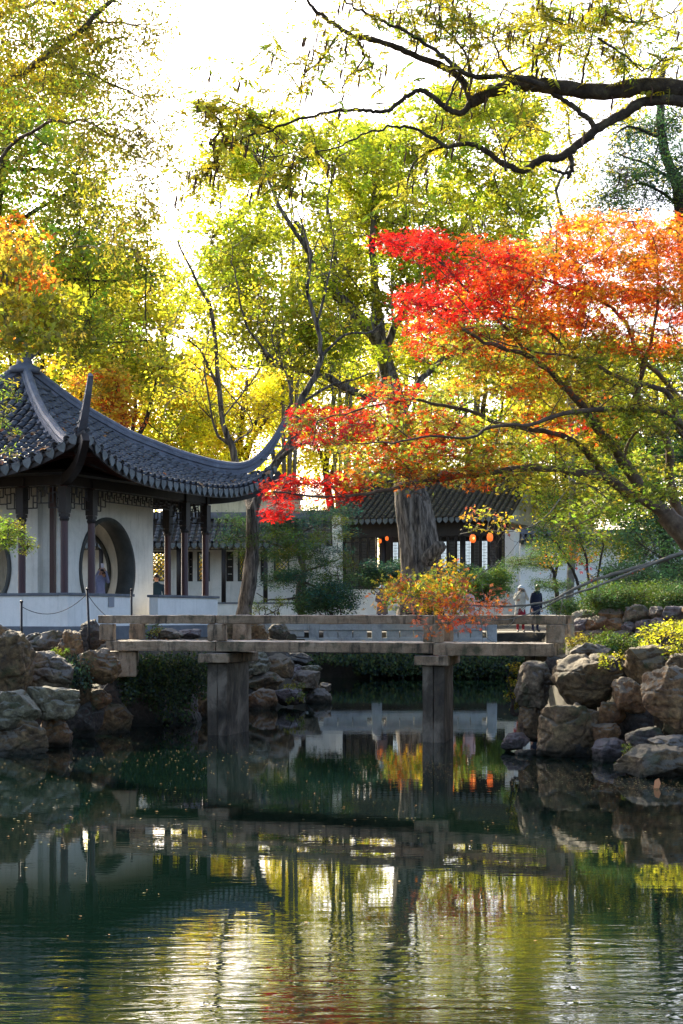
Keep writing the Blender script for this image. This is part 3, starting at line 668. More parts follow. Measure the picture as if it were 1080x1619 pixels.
for a, b, kd in wins:
    m = MB(); w_ = b-a; c = (a+b)/2
    for dx in (-w_/2+.025, w_/2-.025): CF.box(m, (c+dx, 2.4, (z0w+z1w)/2), (.05, .3, z1w-z0w))
    for z in (z0w+.025, z1w-.025): CF.box(m, (c, 2.4, z), (w_-.1, .3, .05))
    fr_ = m.build('window_frame', M['trim'] if kd == 'gold' else M['wood_dark'], cor); m = MB()
    if kd == 'gold':
        nxx = max(2, int(w_/.17)); dx = (w_-.1)/nxx; nz = int((z1w-z0w)/.17); dz = (z1w-z0w-.1)/nz
        for i in range(nxx):
            for j in range(nz):
                X_, Z_ = a+.05+dx*(i+.5), z0w+.05+dz*(j+.5); q = [(0, dz/2), (dx/2, 0), (0, -dz/2), (-dx/2, 0)]
                for k in range(4): m.beam(CF(X_+q[k][0], 2.4, Z_+q[k][1]), CF(X_+q[(k+1) % 4][0], 2.4, Z_+q[(k+1) % 4][1]), .06, .028)
        m.build('tracery', M['coping'], fr_)
    else:
        CF.box(m, (c, 2.45, (z0w+z1w)/2), (w_-.1, .02, z1w-z0w-.1)); m.build('pane', M['glass_dark'], fr_); m = MB()
        for k in (1, 2, 3): CF.box(m, (c, 2.41, z0w+(z1w-z0w)*k/4), (w_-.1, .03, .03))
        m.build('glazing_bar', M['plaster_cool'], fr_)
m = MB(); CF.box(m, (5.7, .25, 2.08), (11.2, .26, .75)); m.build('parapet_wall', M['plaster'], cor)
m = MB(); CF.box(m, (5.7, .25, 2.49), (11.2, .34, .06)); m.build('coping', M['coping'], cor)
for px in (160, 222, 283, 354, 420, 480):
    X_ = cx(px, 59.65); MB().lathe(tuple(CF(X_, .25, 2.52)), [(.085, 0), (.085, 2.2)], 10).build('column', M['wood_dark'], cor, True)
lattice(CF(0, .25, 0), CF(11.4, .25, 0), 4.66, .3, cor, M['wood_dark'])
m = MB(); CF.box(m, (5.7, .9, 1.6), (11.2, 1.8, .3)); m.build('floor_slab', M['path'], cor)
# plain white walls
gw = empty('white_gable_wall', (-4.6, 69.7, 1.7), 0, 'tall plain white gable wall rising behind the corridor roof', 'wall')
MB().box((-4.6, 69.7, 4.3), (5.6, .35, 5.6)).build('wall', M['plaster_old'], gw)
MB().box((-4.6, 69.7, 7.18), (5.8, .6, .16)).build('coping', M['tile'], gw)
g2 = empty('white_side_wall', (-1.6, 62.1, 1.7), 0, 'white wall between the corridor end and the dark timber hall', 'wall')
MB().box((-1.3, 66, 3.9), (2.6, .3, 4.6)).build('wall', M['plaster_cool'], g2)
MB().box((-.42, 62.1, 3.3), (.42, .3, 3.4)).build('pier', M['plaster_cool'], g2)
m = MB(); cop = m.box((-1.3, 66, 6.3), (2.8, .7, .16)); cop.build('coping', M['tile'], g2)
# garden wall on the right with tiled coping
GF = Frame((7.95, 70.5, 0), -.02)
gd = empty('garden_wall', tuple(GF(5, 0, 1.8)), 0, 'long white garden wall with dark tiled coping behind the shrubs on the right', 'wall')
m = MB(); GF.box(m, (9.0, 0, 3.4), (18, .34, 3.7)); m.build('wall', M['plaster_cool'], gd)
gable_roof(GF, 0, 18, -.42, 0, 5.28, 5.66, .24, M['tile'], gd, drip_mesh('drip_tile', .2, .16, M['drip']), seg=.2)
m = MB(); GF.box(m, (9, 0, 5.75), (18, .2, .2)); m.build('coping_ridge', M['ridge'], gd)
bw = empty('weathered_gable', (9.6, 79.6, 1.8), 0, 'streaked weathered cream gable of a farther house right of the hall', 'wall')
MB().box((10.4, 79.6, 4.9), (4.6, .4, 6.4)).build('wall', M['plaster_old'], bw)
MB().box((10.4, 79.6, 8.2), (4.9, .8, .2)).build('coping', M['tile'], bw)
# paving of the far bank
link('far_path', mesh_np('far_path', [(-2.5, 52.2, 1.475), (6.5, 52.2, 1.475), (6.5, 54.0, 1.48), (-2.5, 54.0, 1.48)], [(0, 1, 2, 3)], M['path']), kind='structure')
# ---------------------------------------------------------------- rocks
def rock_mesh(name, size, seed, mat, n=15, cuts=20, flat=False):
    r = np.random.default_rng(seed); g = np.linspace(-1, 1, n+1); V = []; Fc = []; base = 0
    for ax in range(3):
        for s in (-1, 1):
            a, b = np.meshgrid(g, g, indexing='ij'); P = np.zeros((n+1, n+1, 3)); P[..., ax] = s; P[..., (ax+1) % 3] = a*s; P[..., (ax+2) % 3] = b
            V.append(P.reshape(-1, 3)); i = (np.arange(n)[:, None]*(n+1)+np.arange(n)[None])+base
            Fc.append(np.stack([i, i+n+1, i+n+2, i+1], -1).reshape(-1, 4)); base += (n+1)**2
    V = np.concatenate(V); Fc = np.concatenate(Fc)
    L = np.linalg.norm(V, axis=1, keepdims=True); V = V*.78+V/L*1.12*.22      # slightly rounded block
    V = V*(1+np.outer(V[:, 2], r.uniform(-.16, .10, 3)))*1.0; V[:, 0] += V[:, 2]*r.uniform(-.15, .15)
    for _ in range(cuts):                                                   # cleavage planes
        d = r.normal(size=3); d[2] *= .8; d /= np.linalg.norm(d); h = r.uniform(.70, 1.08)
        e = V@d-h; V = V-np.maximum(e, 0)[:, None]*d*r.uniform(.92, 1)
    off = r.uniform(0, 50, 3); sz = np.array(size)/2; m = float(sz.mean())
    W = V*sz; out = np.empty_like(W); nr = V/np.linalg.norm(V, axis=1, keepdims=True)
    for k, p in enumerate(W):
        q = Vector((p+off).tolist()); q2 = Vector((q.x*1.6, q.y*1.6, q.z*1.7))
        d = noise.fractal(q*(1.3/m), .9, 2.1, 4)*.10*m+(abs(noise.noise(q2*(1.1/m)))-.3)*-.11*m+noise.noise(q*(6/m))*.04*m
        q3 = Vector((q.x*.5, q.y*.5, q.z*1.5)); cr = abs(noise.noise(q3*(1.3/m))); cr2 = abs(noise.noise(Vector((q.x, q.y, q.z*.6))*(1.5/m)+Vector((9, 9, 9))))
        d -= .12*m*max(0, 1-cr/.07)+.09*m*max(0, 1-cr2/.05)-noise.noise(q*(14/m))*.012*m
        out[k] = p+nr[k]*d
    key = np.round(V, 5); _, inv_i, inv = np.unique(key, axis=0, return_index=True, return_inverse=True)
    return mesh_np(name, out[inv_i], inv.reshape(-1)[Fc], mat, False)
# px, py, width, height (photo pixels), distance, depth factor, material, label
ROCKS = [
 ('left', [
 (18, 1052, 66, 104, 18.6, 1.0, 'rock_brown', 'tall reddish brown boulder at the left edge of the photo below the first chain post'),
 (4, 1006, 40, 30, 18.9, 1.2, 'rock_ochre', 'pale pointed stone perched on top of the tall left edge boulder'),
 (77, 1064, 72, 62, 19.2, 1.1, 'rock_grey', 'flat topped grey slab with a brown underside beside the tall left edge boulder'),
 (72, 1022, 84, 46, 20.6, .9, 'rock_grey', 'wide grey block lying at the foot of the parapet behind the flat topped slab'),
 (112, 1030, 30, 74, 20.2, .9, 'rock_ochre', 'upright orange and red streaked stone left of the second chain post'),
 (27, 1124, 74, 54, 17.9, 1.2, 'rock_green', 'green stained layered slab at the left edge just above the lowest stone'),
 (80, 1114, 78, 48, 18.5, 1.1, 'rock_green', 'rounded greenish grey boulder next to the green stained slab'),
 (30, 1166, 84, 62, 17.9, 1.0, 'rock_brown', 'dark brown waterline block at the bottom left under the green stained slab'),
 (84, 1160, 52, 54, 18.7, 1.0, 'rock_ochre', 'upright brown stone standing in the water under the rounded greenish boulder'),
 (157, 1058, 74, 56, 19.9, 1.0, 'rock_ochre', 'grey topped block with an orange lower face under the left bridge end'),
 (126, 1092, 38, 40, 20.0, 1.0, 'rock_brown', 'small brown stone wedged left of the orange wedge stone'),
 (156, 1104, 36, 28, 20.1, .9, 'rock_ochre', 'small orange wedge stone below the grey topped block'),
 (128, 1138, 56, 66, 20.1, 1.0, 'rock_dark', 'dark upright rock at the waterline left of the ivy hollow'),
 (178, 1140, 62, 56, 20.9, 1.0, 'rock_brown', 'dull brown waterline boulder at the edge of the ivy hollow'),
 (168, 1094, 48, 40, 20.9, 1.0, 'rock_dark', 'dark rock tucked behind the orange wedge stone'),
 (143, 1004, 34, 52, 21.8, 1.0, 'rock_dark', 'dark grey stone behind the second chain post below the parapet corner'),
 (228, 1128, 60, 56, 22.2, .9, 'rock_dark', 'dark boulder under the hanging ivy nearest the left bank'),
 (280, 1122, 66, 60, 23.0, .9, 'rock_dark', 'wide dark boulder in the middle of the ivy hollow'),
 (322, 1112, 44, 64, 24.0, .9, 'rock_brown', 'brownish boulder behind the left bridge pier on its left side'),
 (205, 1092, 70, 60, 22.4, .8, 'rock_dark', 'upper dark rock overgrown by ivy behind the grey topped block'),
 (300, 1072, 90, 50, 24.2, .8, 'rock_dark', 'broad dark ledge high under the bridge deck behind the ivy'),
 (262, 1002, 44, 16, 23.4, 1.5, 'rock_grey', 'low grey stone seen under the left rail between the first posts'),
 (300, 1003, 40, 14, 24.0, 1.5, 'rock_purple', 'low purplish stone seen under the left rail beside the middle post'),
 ]),
 ('middle', [
 (407, 1050, 34, 34, 26.8, 1.0, 'rock_green', 'upright pale grey stone just right of the left bridge pier'),
 (442, 1053, 44, 36, 27.2, 1.0, 'rock_brown', 'knobbly brown boulder at the top of the middle rock pile'),
 (420, 1078, 58, 30, 26.8, 1.0, 'rock_brown', 'broad brown block low behind the left bridge pier'),
 (455, 1101, 44, 26, 26.7, 1.0, 'rock_purple', 'purple grey stone at the waterline of the middle rock pile'),
 (483, 1078, 42, 34, 28.0, 1.0, 'rock_grey', 'square grey block in the middle rock pile under the flat slab'),
 (502, 1104, 38, 32, 28.0, 1.0, 'rock_grey', 'grey block at the right tip of the middle rock pile in the water'),
 (413, 1110, 46, 36, 26.2, 1.0, 'rock_ochre', 'orange brown boulder at the waterline behind the left bridge pier'),
 (492, 1059, 34, 13, 28.6, 1.3, 'rock_green', 'thin flat slab lying on top of the square grey block'),
 (513, 1087, 20, 14, 28.8, 1.2, 'rock_grey', 'smallest grey stone at the right tip of the middle rock pile'),
 (464, 1062, 34, 22, 28.6, 1.1, 'rock_purple', 'low grey stone between the knobbly boulder and the square block'),
 (368, 996, 36, 34, 29.5, 1.0, 'rock_brown', 'brown stone under the rail right of the second bridge post'),
 (404, 997, 34, 32, 29.5, 1.0, 'rock_ochre', 'orange stone under the bridge rail at the foot of the bare tree'),
 (441, 1000, 28, 26, 30.5, 1.0, 'rock_grey', 'pale grey stone under the bridge rail right of the orange stone'),
 (462, 1040, 60, 20, 30.5, 1.2, 'rock_dark', 'dark ledge just below the deck behind the middle rock pile'),
 ]),
 ('right', [
 (846, 1086, 58, 80, 18.4, 1.0, 'rock_grey', 'tall grey boulder under the right end of the bridge'),
 (927, 1076, 104, 84, 17.9, 1.0, 'rock_brown', 'biggest rounded brown boulder just right of the bridge end'),
 (903, 1150, 108, 86, 17.5, .9, 'rock_brown', 'large brown fissured boulder below the biggest rounded boulder'),
 (966, 1128, 42, 40, 17.4, 1.0, 'rock_ochre', 'rounded brown stone right of the large fissured boulder'),
 (1000, 1101, 54, 50, 17.3, 1.0, 'rock_ochre', 'pale ochre stone left of the big mossy block'),
 (1031, 1050, 104, 54, 17.6, 1.0, 'rock_brown', 'flat topped brown boulder at the upper right above the mossy block'),
 (1058, 1101, 76, 86, 16.4, 1.0, 'rock_ochre', 'big squared mossy ochre block at the right edge of the photo'),
 (966, 1188, 56, 38, 16.9, 1.0, 'rock_purple', 'smooth purple grey boulder lying at the waterline on the right'),
 (815, 1173, 40, 28, 18.0, 1.0, 'rock_purple', 'smooth rounded grey stone at the water alone left of the right bank'),
 (1036, 1206, 110, 46, 15.4, 1.1, 'rock_brown', 'long low brown slab at the waterline in the lower right corner'),
 (1022, 1168, 60, 36, 16.4, 1.1, 'rock_dark', 'thin dark ledge stone above the long low slab'),
 (962, 1158, 42, 30, 17.2, 1.0, 'rock_ochre', 'bright orange stone just above the smooth purple boulder'),
 (1002, 1146, 52, 54, 17.6, .9, 'rock_dark', 'shadowed dark rock in the gap left of the mossy block'),
 (1060, 1178, 60, 24, 15.9, 1.2, 'rock_grey', 'small grey slab resting on the back of the long low slab'),
 (934, 1028, 54, 22, 18.8, 1.2, 'rock_grey', 'flat layered grey stone on top beside the bridge end'),
 (1078, 1050, 46, 32, 17.0, 1.0, 'rock_brown', 'brown stone at the right edge beside the flat topped boulder'),
 (846, 1142, 54, 54, 18.5, .9, 'rock_brown', 'brown stone under the tall grey boulder by the water'),
 (876, 1180, 50, 32, 17.7, .9, 'rock_brown', 'low wet brown stone between the lone grey stone and the fissured boulder'),
 (920, 1182, 60, 30, 17.4, .9, 'rock_dark', 'low wet dark stone left of the smooth purple boulder'),
 (984, 1068, 32, 36, 17.8, .9, 'rock_dark', 'dark stone filling the gap beside the biggest rounded boulder'),
 (1072, 1150, 40, 40, 16.6, 1.0, 'rock_brown', 'brown stone below the mossy block at the right edge'),
 (832, 1192, 30, 14, 17.6, 1.2, 'rock_dark', 'little dark stone awash in front of the lone grey stone'),
 (880, 1060, 34, 40, 18.6, 1.0, 'rock_dark', 'dark mossy stone wedged under the bridge abutment'),
 ])]
gi = 0
for zone, lst in ROCKS:
    grp = {'left': 'rocks of the left bank', 'middle': 'rocks of the middle pile beyond the bridge', 'right': 'rocks of the right bank'}[zone]
    for px, py, wd, ht, Y, df, mt, lab in lst:
        gi += 1; p = at(px, py, Y); s = Y*KD/F; W_, H_ = wd*s*1.12, ht*s*1.10
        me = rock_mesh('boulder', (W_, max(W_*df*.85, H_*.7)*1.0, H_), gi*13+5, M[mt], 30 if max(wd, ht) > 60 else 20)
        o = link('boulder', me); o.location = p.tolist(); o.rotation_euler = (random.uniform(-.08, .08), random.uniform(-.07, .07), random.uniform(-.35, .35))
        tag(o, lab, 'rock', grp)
# stone retaining wall on the right, under the hedge
rw = empty('stone_retaining_wall', (6.5, 28, 1.5), 0, 'low rubble retaining wall of mixed grey and ochre stones below the green hedge', 'wall')
x = 905; row = 0
for row, (y0, hh) in enumerate(((972, 20), (991, 20), (1008, 18))):
    x = 908-row*4
    while x < 1110:
        wd = random.uniform(20, 44); ht = hh*random.uniform(.95, 1.25); Y = 21.3-(x-900)*.004-row*.12
        p = at(x+wd/2, y0+random.uniform(-3, 3)+(6 if x < 950 and row == 0 else 0), Y); s = Y*KD/F; gi += 1
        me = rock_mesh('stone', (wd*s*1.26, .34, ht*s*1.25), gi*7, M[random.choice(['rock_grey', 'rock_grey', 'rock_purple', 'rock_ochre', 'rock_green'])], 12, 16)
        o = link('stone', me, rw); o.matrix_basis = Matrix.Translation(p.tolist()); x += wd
# chain posts
st = [((34, 1014), (34, 953), 20.0, 'black chain post at the left in front of the white parapet'), ((143, 1030), (138, 933), 20.3, 'leaning black chain post left of the bridge end'), ((208, 1000), (208, 934), 22.4, 'black chain post standing behind the left end of the bridge')]
for a, b, Y, lab in st:
    pa, pb = at(*a, Y), at(*b, Y); e = empty('chain_post', tuple(pa), 0, lab, 'post', 'black posts of the low chain fence')
    MB().tube([pa-[0, 0, .2], pb], [.02, .02], 8).build('rod', M['iron'], e, True)
    MB().lathe(tuple(pb), [(.02, 0), (.03, .01), (.028, .03), (.01, .04)], 8).build('cap', M['iron'], e, True)
for (i, j, sag, lab) in ((0, 1, .22, 'thin cord sagging between the left and the leaning chain post'), (1, 2, .2, 'thin cord sagging between the leaning chain post and the one behind the bridge')):
    a = at(st[i][1][0], st[i][1][1]+6, st[i][2]); b = at(st[j][1][0], st[j][1][1]+6+40*(i == 1), st[j][2]); P = [a*(1-t)+b*t-np.array([0, 0, sag*4*t*(1-t)]) for t in np.linspace(0, 1, 14)]
    tag(MB().tube(P, [.006]*14, 5).build('cord', M['iron'], None, True), lab, 'cord')
# ---------------------------------------------------------------- foliage machinery
def unit(v): return v/(np.linalg.norm(v, axis=-1, keepdims=True)+1e-9)
def leaves_np(P, D, Nn, L, Wd, lobes=1):
    """leaf blades at P pointing along D with normal Nn"""
    Nn = unit(Nn-D*(Nn*D).sum(-1, keepdims=True)); S = np.cross(Nn, D); V = []; n = len(P); L = L[:, None]; Wd = Wd[:, None]
    angs = {1: [0], 3: [0, .75, -.75], 5: [0, .6, -.6, 1.25, -1.25]}[lobes]
    for a in angs:
        d = D*math.cos(a)+S*math.sin(a); s = -D*math.sin(a)+S*math.cos(a); l = L*(1 if a == 0 else .85 if abs(a) < 1 else .6)
        k = .5 if lobes == 1 else .55
        V.append(np.stack([P, P+d*l*k+s*Wd*.5+Nn*Wd*.12, P+d*l, P+d*l*k-s*Wd*.5+Nn*Wd*.12], 1))
    V = np.stack(V, 1).reshape(-1, 3); Q = np.arange(n*len(angs)*4).reshape(-1, 4); return V, Q, len(angs)
class Plant:
    def __init__(s, name, loc, label, cat, group=None, bark='bark', leaf='leaf', crown='crown', trunk='trunk'):
        s.e = empty(name, tuple(loc), 0, label, cat, group); s.bark, s.leaf, s.cn, s.tn = bark, leaf, crown, trunk
        s.bv, s.bq, s.nb = [], [], 0; s.pts = []; s.pr = []; s.lv, s.lq, s.lc, s.nl = [], [], [], 0
    def tube(s, P, r, n=6, reg=True):
        V, Q_ = tube_np(P, r, n); s.bv.append(V); s.bq.append(Q_+s.nb); s.nb += len(V)
        if reg: s.pts.append(np.asarray(P)); s.pr.append(np.broadcast_to(np.asarray(r, float), (len(P),)))
    def limb(s, pix, r0, r1, wob=.04, sub=4, n=8, reg=True):
        """pix: list of (px, py, Y)"""
        P = smooth_path([at(*q) for q in pix], sub); k = len(P); P[1:] += RNG.normal(0, wob, (k-1, 3))*np.linspace(.3, 1, k-1)[:, None]
        s.tube(P, np.linspace(r0, r1, k)*(1+RNG.normal(0, .05, k)), n, reg); return P
    def twigs(s, P, count, ln, r, up=.5, fork=2, out=None):
        """bare side twigs along path P, each forking"""
        for _ in range(count):
            i = RNG.integers(len(P)//5, len(P)); p = P[i]; d = unit(RNG.normal(0, 1, 3)*np.array([1, .7, .8])+np.array([0, 0, up])); l = ln*RNG.uniform(.4, 1)
            k = 5; Q_ = [p]
            for j in range(k): d = unit(d+RNG.normal(0, .16, 3)+np.array([0, 0, .06*up])); Q_.append(Q_[-1]+d*l/k)
            Q_ = np.array(Q_); s.tube(Q_, np.linspace(r, r*.3, len(Q_)), 4)
            if fork:
                s.twigs(Q_, fork, l*.55, r*.5, up, fork-1)
    def foliage(s, centers, rad, nsub, nleaf, size, pal, flat=1.0, upb=.3, droop=0, lobes=1, asp=.5, spread=.16, twig=.008, connect=True, jit=.25, links=3, hollow=.35):
        """centers (k,3); rad (k,) or scalar; pal: list of colours or (k,3); nsub tufts per cluster, nleaf leaves per tuft"""
        centers = np.atleast_2d(centers); k = len(centers); rad = np.broadcast_to(rad, (k,)); allp = np.concatenate(s.pts) if s.pts else None
        pal = np.asarray(pal, float)
        if pal.ndim == 1: pal = pal[None]
        nleaf = int(nleaf*(1.35 if size > .115 else 1.1)); size = size*(1.2 if size > .115 else 1.08 if size > .07 else 1.0)
        order = np.argsort([np.linalg.norm(allp-c_, axis=1).min() for c_ in centers]) if allp is not None and connect else np.arange(k)
        for ci in order:
            c, r_ = centers[ci], rad[ci]
            col0 = pal[ci] if len(pal) == k else pal[RNG.integers(len(pal))]
            path = None
            if connect and allp is not None:
                d = np.linalg.norm(allp-c, axis=1)*RNG.uniform(1, 1.25, len(allp)); a = allp[d.argmin()]; l = np.linalg.norm(c-a)
                mid = (a+c)/2+RNG.normal(0, .08*l+.01, 3)+np.array([0, 0, .06*l]); path = smooth_path([a, mid, c], 4); allp = np.concatenate([allp, path[2:]]); s.tube(path, np.linspace(twig*1.6+.006*l, twig, len(path)), 5, False)
            u = unit(RNG.normal(0, 1, (nsub, 3)))*(RNG.uniform(hollow, 1, (nsub, 1))**.6)*r_*np.array([1, 1, flat]); sp = c+u
            if connect and path is not None:
                st_ = RNG.integers(len(path)//2, len(path), nsub)
                for j in range(0, nsub, max(1, int(links/2))):
                    m_ = (path[st_[j]]+sp[j])/2+RNG.normal(0, .05*r_, 3); s.tube(np.array([path[st_[j]], m_, sp[j]]), [twig*.8, twig*.6, twig*.35], 3, False)
            alt = pal[RNG.integers(len(pal), size=nsub)]; c0_ = np.where(RNG.uniform(0, 1, (nsub, 1)) < .35, alt, col0)
            cs = c0_*(1+RNG.normal(0, jit, (nsub, 1)))*(1+RNG.normal(0, jit*.35, (nsub, 3)))
            n = nsub*nleaf; P = np.repeat(sp, nleaf, 0)+RNG.normal(0, 1, (n, 3))*spread*np.array([1, 1, .45+.5*flat]); 
            D = unit(RNG.normal(0, 1, (n, 3))*np.array([1, 1, .5])+np.array([0, 0, -droop])); Nn = unit(RNG.normal(0, 1, (n, 3))+np.array([0, 0, upb*3]))
            L = size*RNG.uniform(.4, 1.3, n); V, Q_, m = leaves_np(P, D, Nn, L, L*asp, lobes)
            cc = np.clip(1.12*np.repeat(cs, nleaf, 0)*(1+RNG.normal(0, .13, (n, 1))), .004, .85)
            s.lv.append(V); s.lq.append(Q_+s.nl); s.nl += len(V); s.lc.append(np.repeat(cc, m, 0))
    def done(s):
        if s.bv: link(s.tn, mesh_np(s.tn, np.concatenate(s.bv), np.concatenate(s.bq), M[s.bark], True), s.e)
        if s.lv: link(s.cn, mesh_np(s.cn, np.concatenate(s.lv), np.concatenate(s.lq), M[s.leaf], False, np.concatenate(s.lc)), s.e)
        return s
def scat(n, x0, x1, y0, y1, Y0, Y1, mind=0):
    """n cluster centres spread through a region of the scene"""
    out = []; tries = 0
    while len(out) < n and tries < n*30:
        tries += 1; p = np.array([RNG.uniform(x0, x1), RNG.uniform(y0, y1)])
        if mind and any(np.hypot(*(p-q[:2])) < mind for q in out): continue
        out.append((p[0], p[1], RNG.uniform(Y0, Y1)))
    return np.array([at(*q) for q in out])
LIME, YEL, GRN, OLV, ORG, RED, DGR, GOLD, TEAL = [np.array(c) for c in ((.44, .45, .025), (.66, .52, .025), (.17, .26, .02), (.30, .27, .025), (.78, .20, .015), (.50, .014, .012), (.035, .075, .02), (.72, .42, .03), (.02, .07, .05))]
# ---------------------------------------------------------------- the wood far behind
def mass(name, label, cat, regs, size, kind=None, leaf='leaf'):
    V, Q_, Cc, n0 = [], [], [], 0
    for (n, x0, x1, y0, y1, Ya, Yb, r, nl, pal) in regs:
        c = scat(n, x0, x1, y0, y1, Ya, Yb); cs = np.array([pal[RNG.integers(len(pal))] for _ in range(n)])*(1+RNG.normal(0, .22, (n, 1)))
        m = n*nl; P = np.repeat(c, nl, 0)+unit(RNG.normal(0, 1, (m, 3)))*r*RNG.uniform(.2, 1, (m, 1))**.5*np.array([1, 1, .7])
        D = unit(RNG.normal(0, 1, (m, 3))); L = size*RNG.uniform(.6, 1.3, m); v, q, k = leaves_np(P, D, RNG.normal(0, 1, (m, 3)), L, L*.6)
        V.append(v); Q_.append(q+n0); n0 += len(v); Cc.append(np.clip(np.repeat(cs, nl, 0)*(1+RNG.normal(0, .15, (m, 1))), .004, .85))
    o = link(name, mesh_np(name, np.concatenate(V), np.concatenate(Q_), M[leaf], False, np.concatenate(Cc)))
    return tag(o, label, cat, None, kind)
mass('far_foliage', 'distant yellow green wood rising behind the hall and the pavilion', 'foliage', [
 (150, -300, 620, 640, 900, 84, 100, 1.7, 60, [LIME, YEL*.9, YEL, OLV, GOLD]),
 (190, 600, 1400, 620, 900, 84, 104, 1.7, 60, [LIME, OLV, GRN, LIME, YEL]),
 (70, -300, 620, 560, 660, 84, 100, 1.5, 34, [LIME, YEL]),
 (60, 560, 1400, 520, 640, 84, 104, 1.5, 34, [LIME, GRN]),
 ], .30, 'stuff')
# ---------------------------------------------------------------- big tree whose trunk stands before the hall
t = Plant('old_tree', at(668, 975, 41), 'huge old tree with a thick furrowed trunk standing before the timber hall', 'tree', bark='bark')
P = smooth_path([at(672, 985, 41), at(668, 920, 41), at(664, 870, 41), at(657, 820, 41), at(651, 785, 41), at(644, 735, 41.2), at(632, 670, 41.6), at(616, 600, 42), at(602, 545, 42.3)], 6)
rr = np.interp(np.linspace(0, 1, len(P)), [0, .12, .25, .45, .6, .75, 1], [.95, .74, .66, .60, .48, .36, .24])
# furrowed bark: star-like ring
n = 48; V, Q_ = tube_np(P, rr, n); k = len(P); ang = np.arange(n)
for i in range(k):
    ctr = P[i]; ring = V[i*n:(i+1)*n]; f = 1+.05*np.sin(ang*7*2*np.pi/n+i*.13)+.045*np.array([noise.noise(Vector((a*.9, i*.22, 3))) for a in ang])+.03*np.array([noise.noise(Vector((a*3.1, i*.5, 9))) for a in ang])
    if i < 6: f = f*(1+.16*(1-i/6)*np.maximum(0, np.sin(ang*5*2*np.pi/n)))
    V[i*n:(i+1)*n] = ctr+(ring-ctr)*f[:, None]
t.bv.append(V); t.bq.append(Q_+t.nb); t.nb += len(V); t.pts.append(P); t.pr.append(rr)
k_ = smooth_path([at(676, 885, 40.6), at(688, 872, 40.4), at(697, 862, 40.3), at(700, 856, 40.3)], 3); t.tube(k_, [.30, .29, .27, .25, .23, .23, .22, .18, .10, .02], 10, False); t.pts.pop(0); t.pr.pop(0)
A = t.limb([(604, 552, 42.3), (590, 530, 42), (561, 494, 41.5), (528, 460, 41), (505, 435, 41), (489, 400, 41), (470, 350, 41)], .26, .07)
t.limb([(612, 600, 42), (590, 628, 41.5), (560, 618, 41), (520, 598, 40.5), (490, 588, 40), (460, 583, 40), (425, 570, 40), (417, 548, 40)], .19, .04)
t.limb([(602, 545, 42.3), (597, 500, 42.5), (594, 450, 43), (588, 380, 43), (592, 300, 43), (585, 220, 43)], .23, .04)
t.limb([(606, 560, 42.3), (622, 520, 42.5), (650, 470, 43), (690, 420, 43), (730, 360, 43.5), (760, 300, 44)], .17, .04)
t.limb([(632, 660, 41.6), (660, 610, 42), (700, 570, 42.5), (760, 540, 43), (820, 500, 43)], .16, .04)
t.limb([(560, 494, 41.5), (548, 520, 41), (520, 505, 41), (495, 490, 40)], .11, .03)
t.limb([(489, 400, 41), (450, 340, 41), (420, 280, 41), (400, 240, 41)], .09, .03)
t.limb([(528, 460, 41), (530, 400, 41.5), (520, 330, 42), (528, 250, 42)], .09, .03)
for q in list(t.pts): t.twigs(q, 7, 2.2, .03, .5, 1)
cl = np.concatenate([scat(34, 330, 620, 200, 420, 39, 45, 20), scat(34, 560, 840, 190, 420, 40, 47, 20), scat(28, 300, 560, 400, 560, 38, 44, 18), scat(26, 560, 860, 400, 600, 41, 46, 18), scat(10, 620, 840, 150, 220, 40, 44, 15)])
hz = np.clip((450-(YH-(cl[:, 2]-H)*F/cl[:, 1]))/250, 0, 1)[:, None]
cols = (LIME*.9*(1-hz)+(LIME*.55+GRN*.7)*hz)*(1+RNG.normal(0, .12, (len(cl), 1)))
t.foliage(cl, 1.15, 20, 28, .15, cols, .75, .2, .2, 1, .55, .17, .012)
t.done()
# slim upright trees behind it
for i, (x, Yq, top, lab) in enumerate([(455, 62, 250, 'slim pale trunked tree left of the old tree top'), (540, 65, 240, 'slim upright tree directly behind the old tree'), (640, 66, 230, 'slim upright tree rising over the red maple tips'), (742, 66, 260, 'slim upright tree standing against the bright gap beside the maple'), (820, 67, 280, 'slim tree at the right of the pale saplings')]):
    s_ = Plant('slim_tree', at(x, 975, Yq), lab, 'tree', 'slim upright trees beyond the hall', bark='bark_pale')
    for j in range(4):
        xx = x+RNG.uniform(-26, 26); P = s_.limb([(x+RNG.uniform(-6, 6), 985, Yq), (x+(xx-x)*.4, 740, Yq), (x+(xx-x)*.8, 520, Yq), (xx, 380, Yq), (xx+RNG.uniform(-14, 14), top, Yq)], .13, .02, .06)
        s_.twigs(P, 9, 2.6, .022, .9, 1)
    cl = scat(20, x-70, x+70, top-10, 560, Yq-2, Yq+2, 14); s_.foliage(cl, .95, 14, 20, .15, [LIME*.7, GRN, OLV, LIME], .9, .1, .2, 1, .5, .2, .01); s_.done()
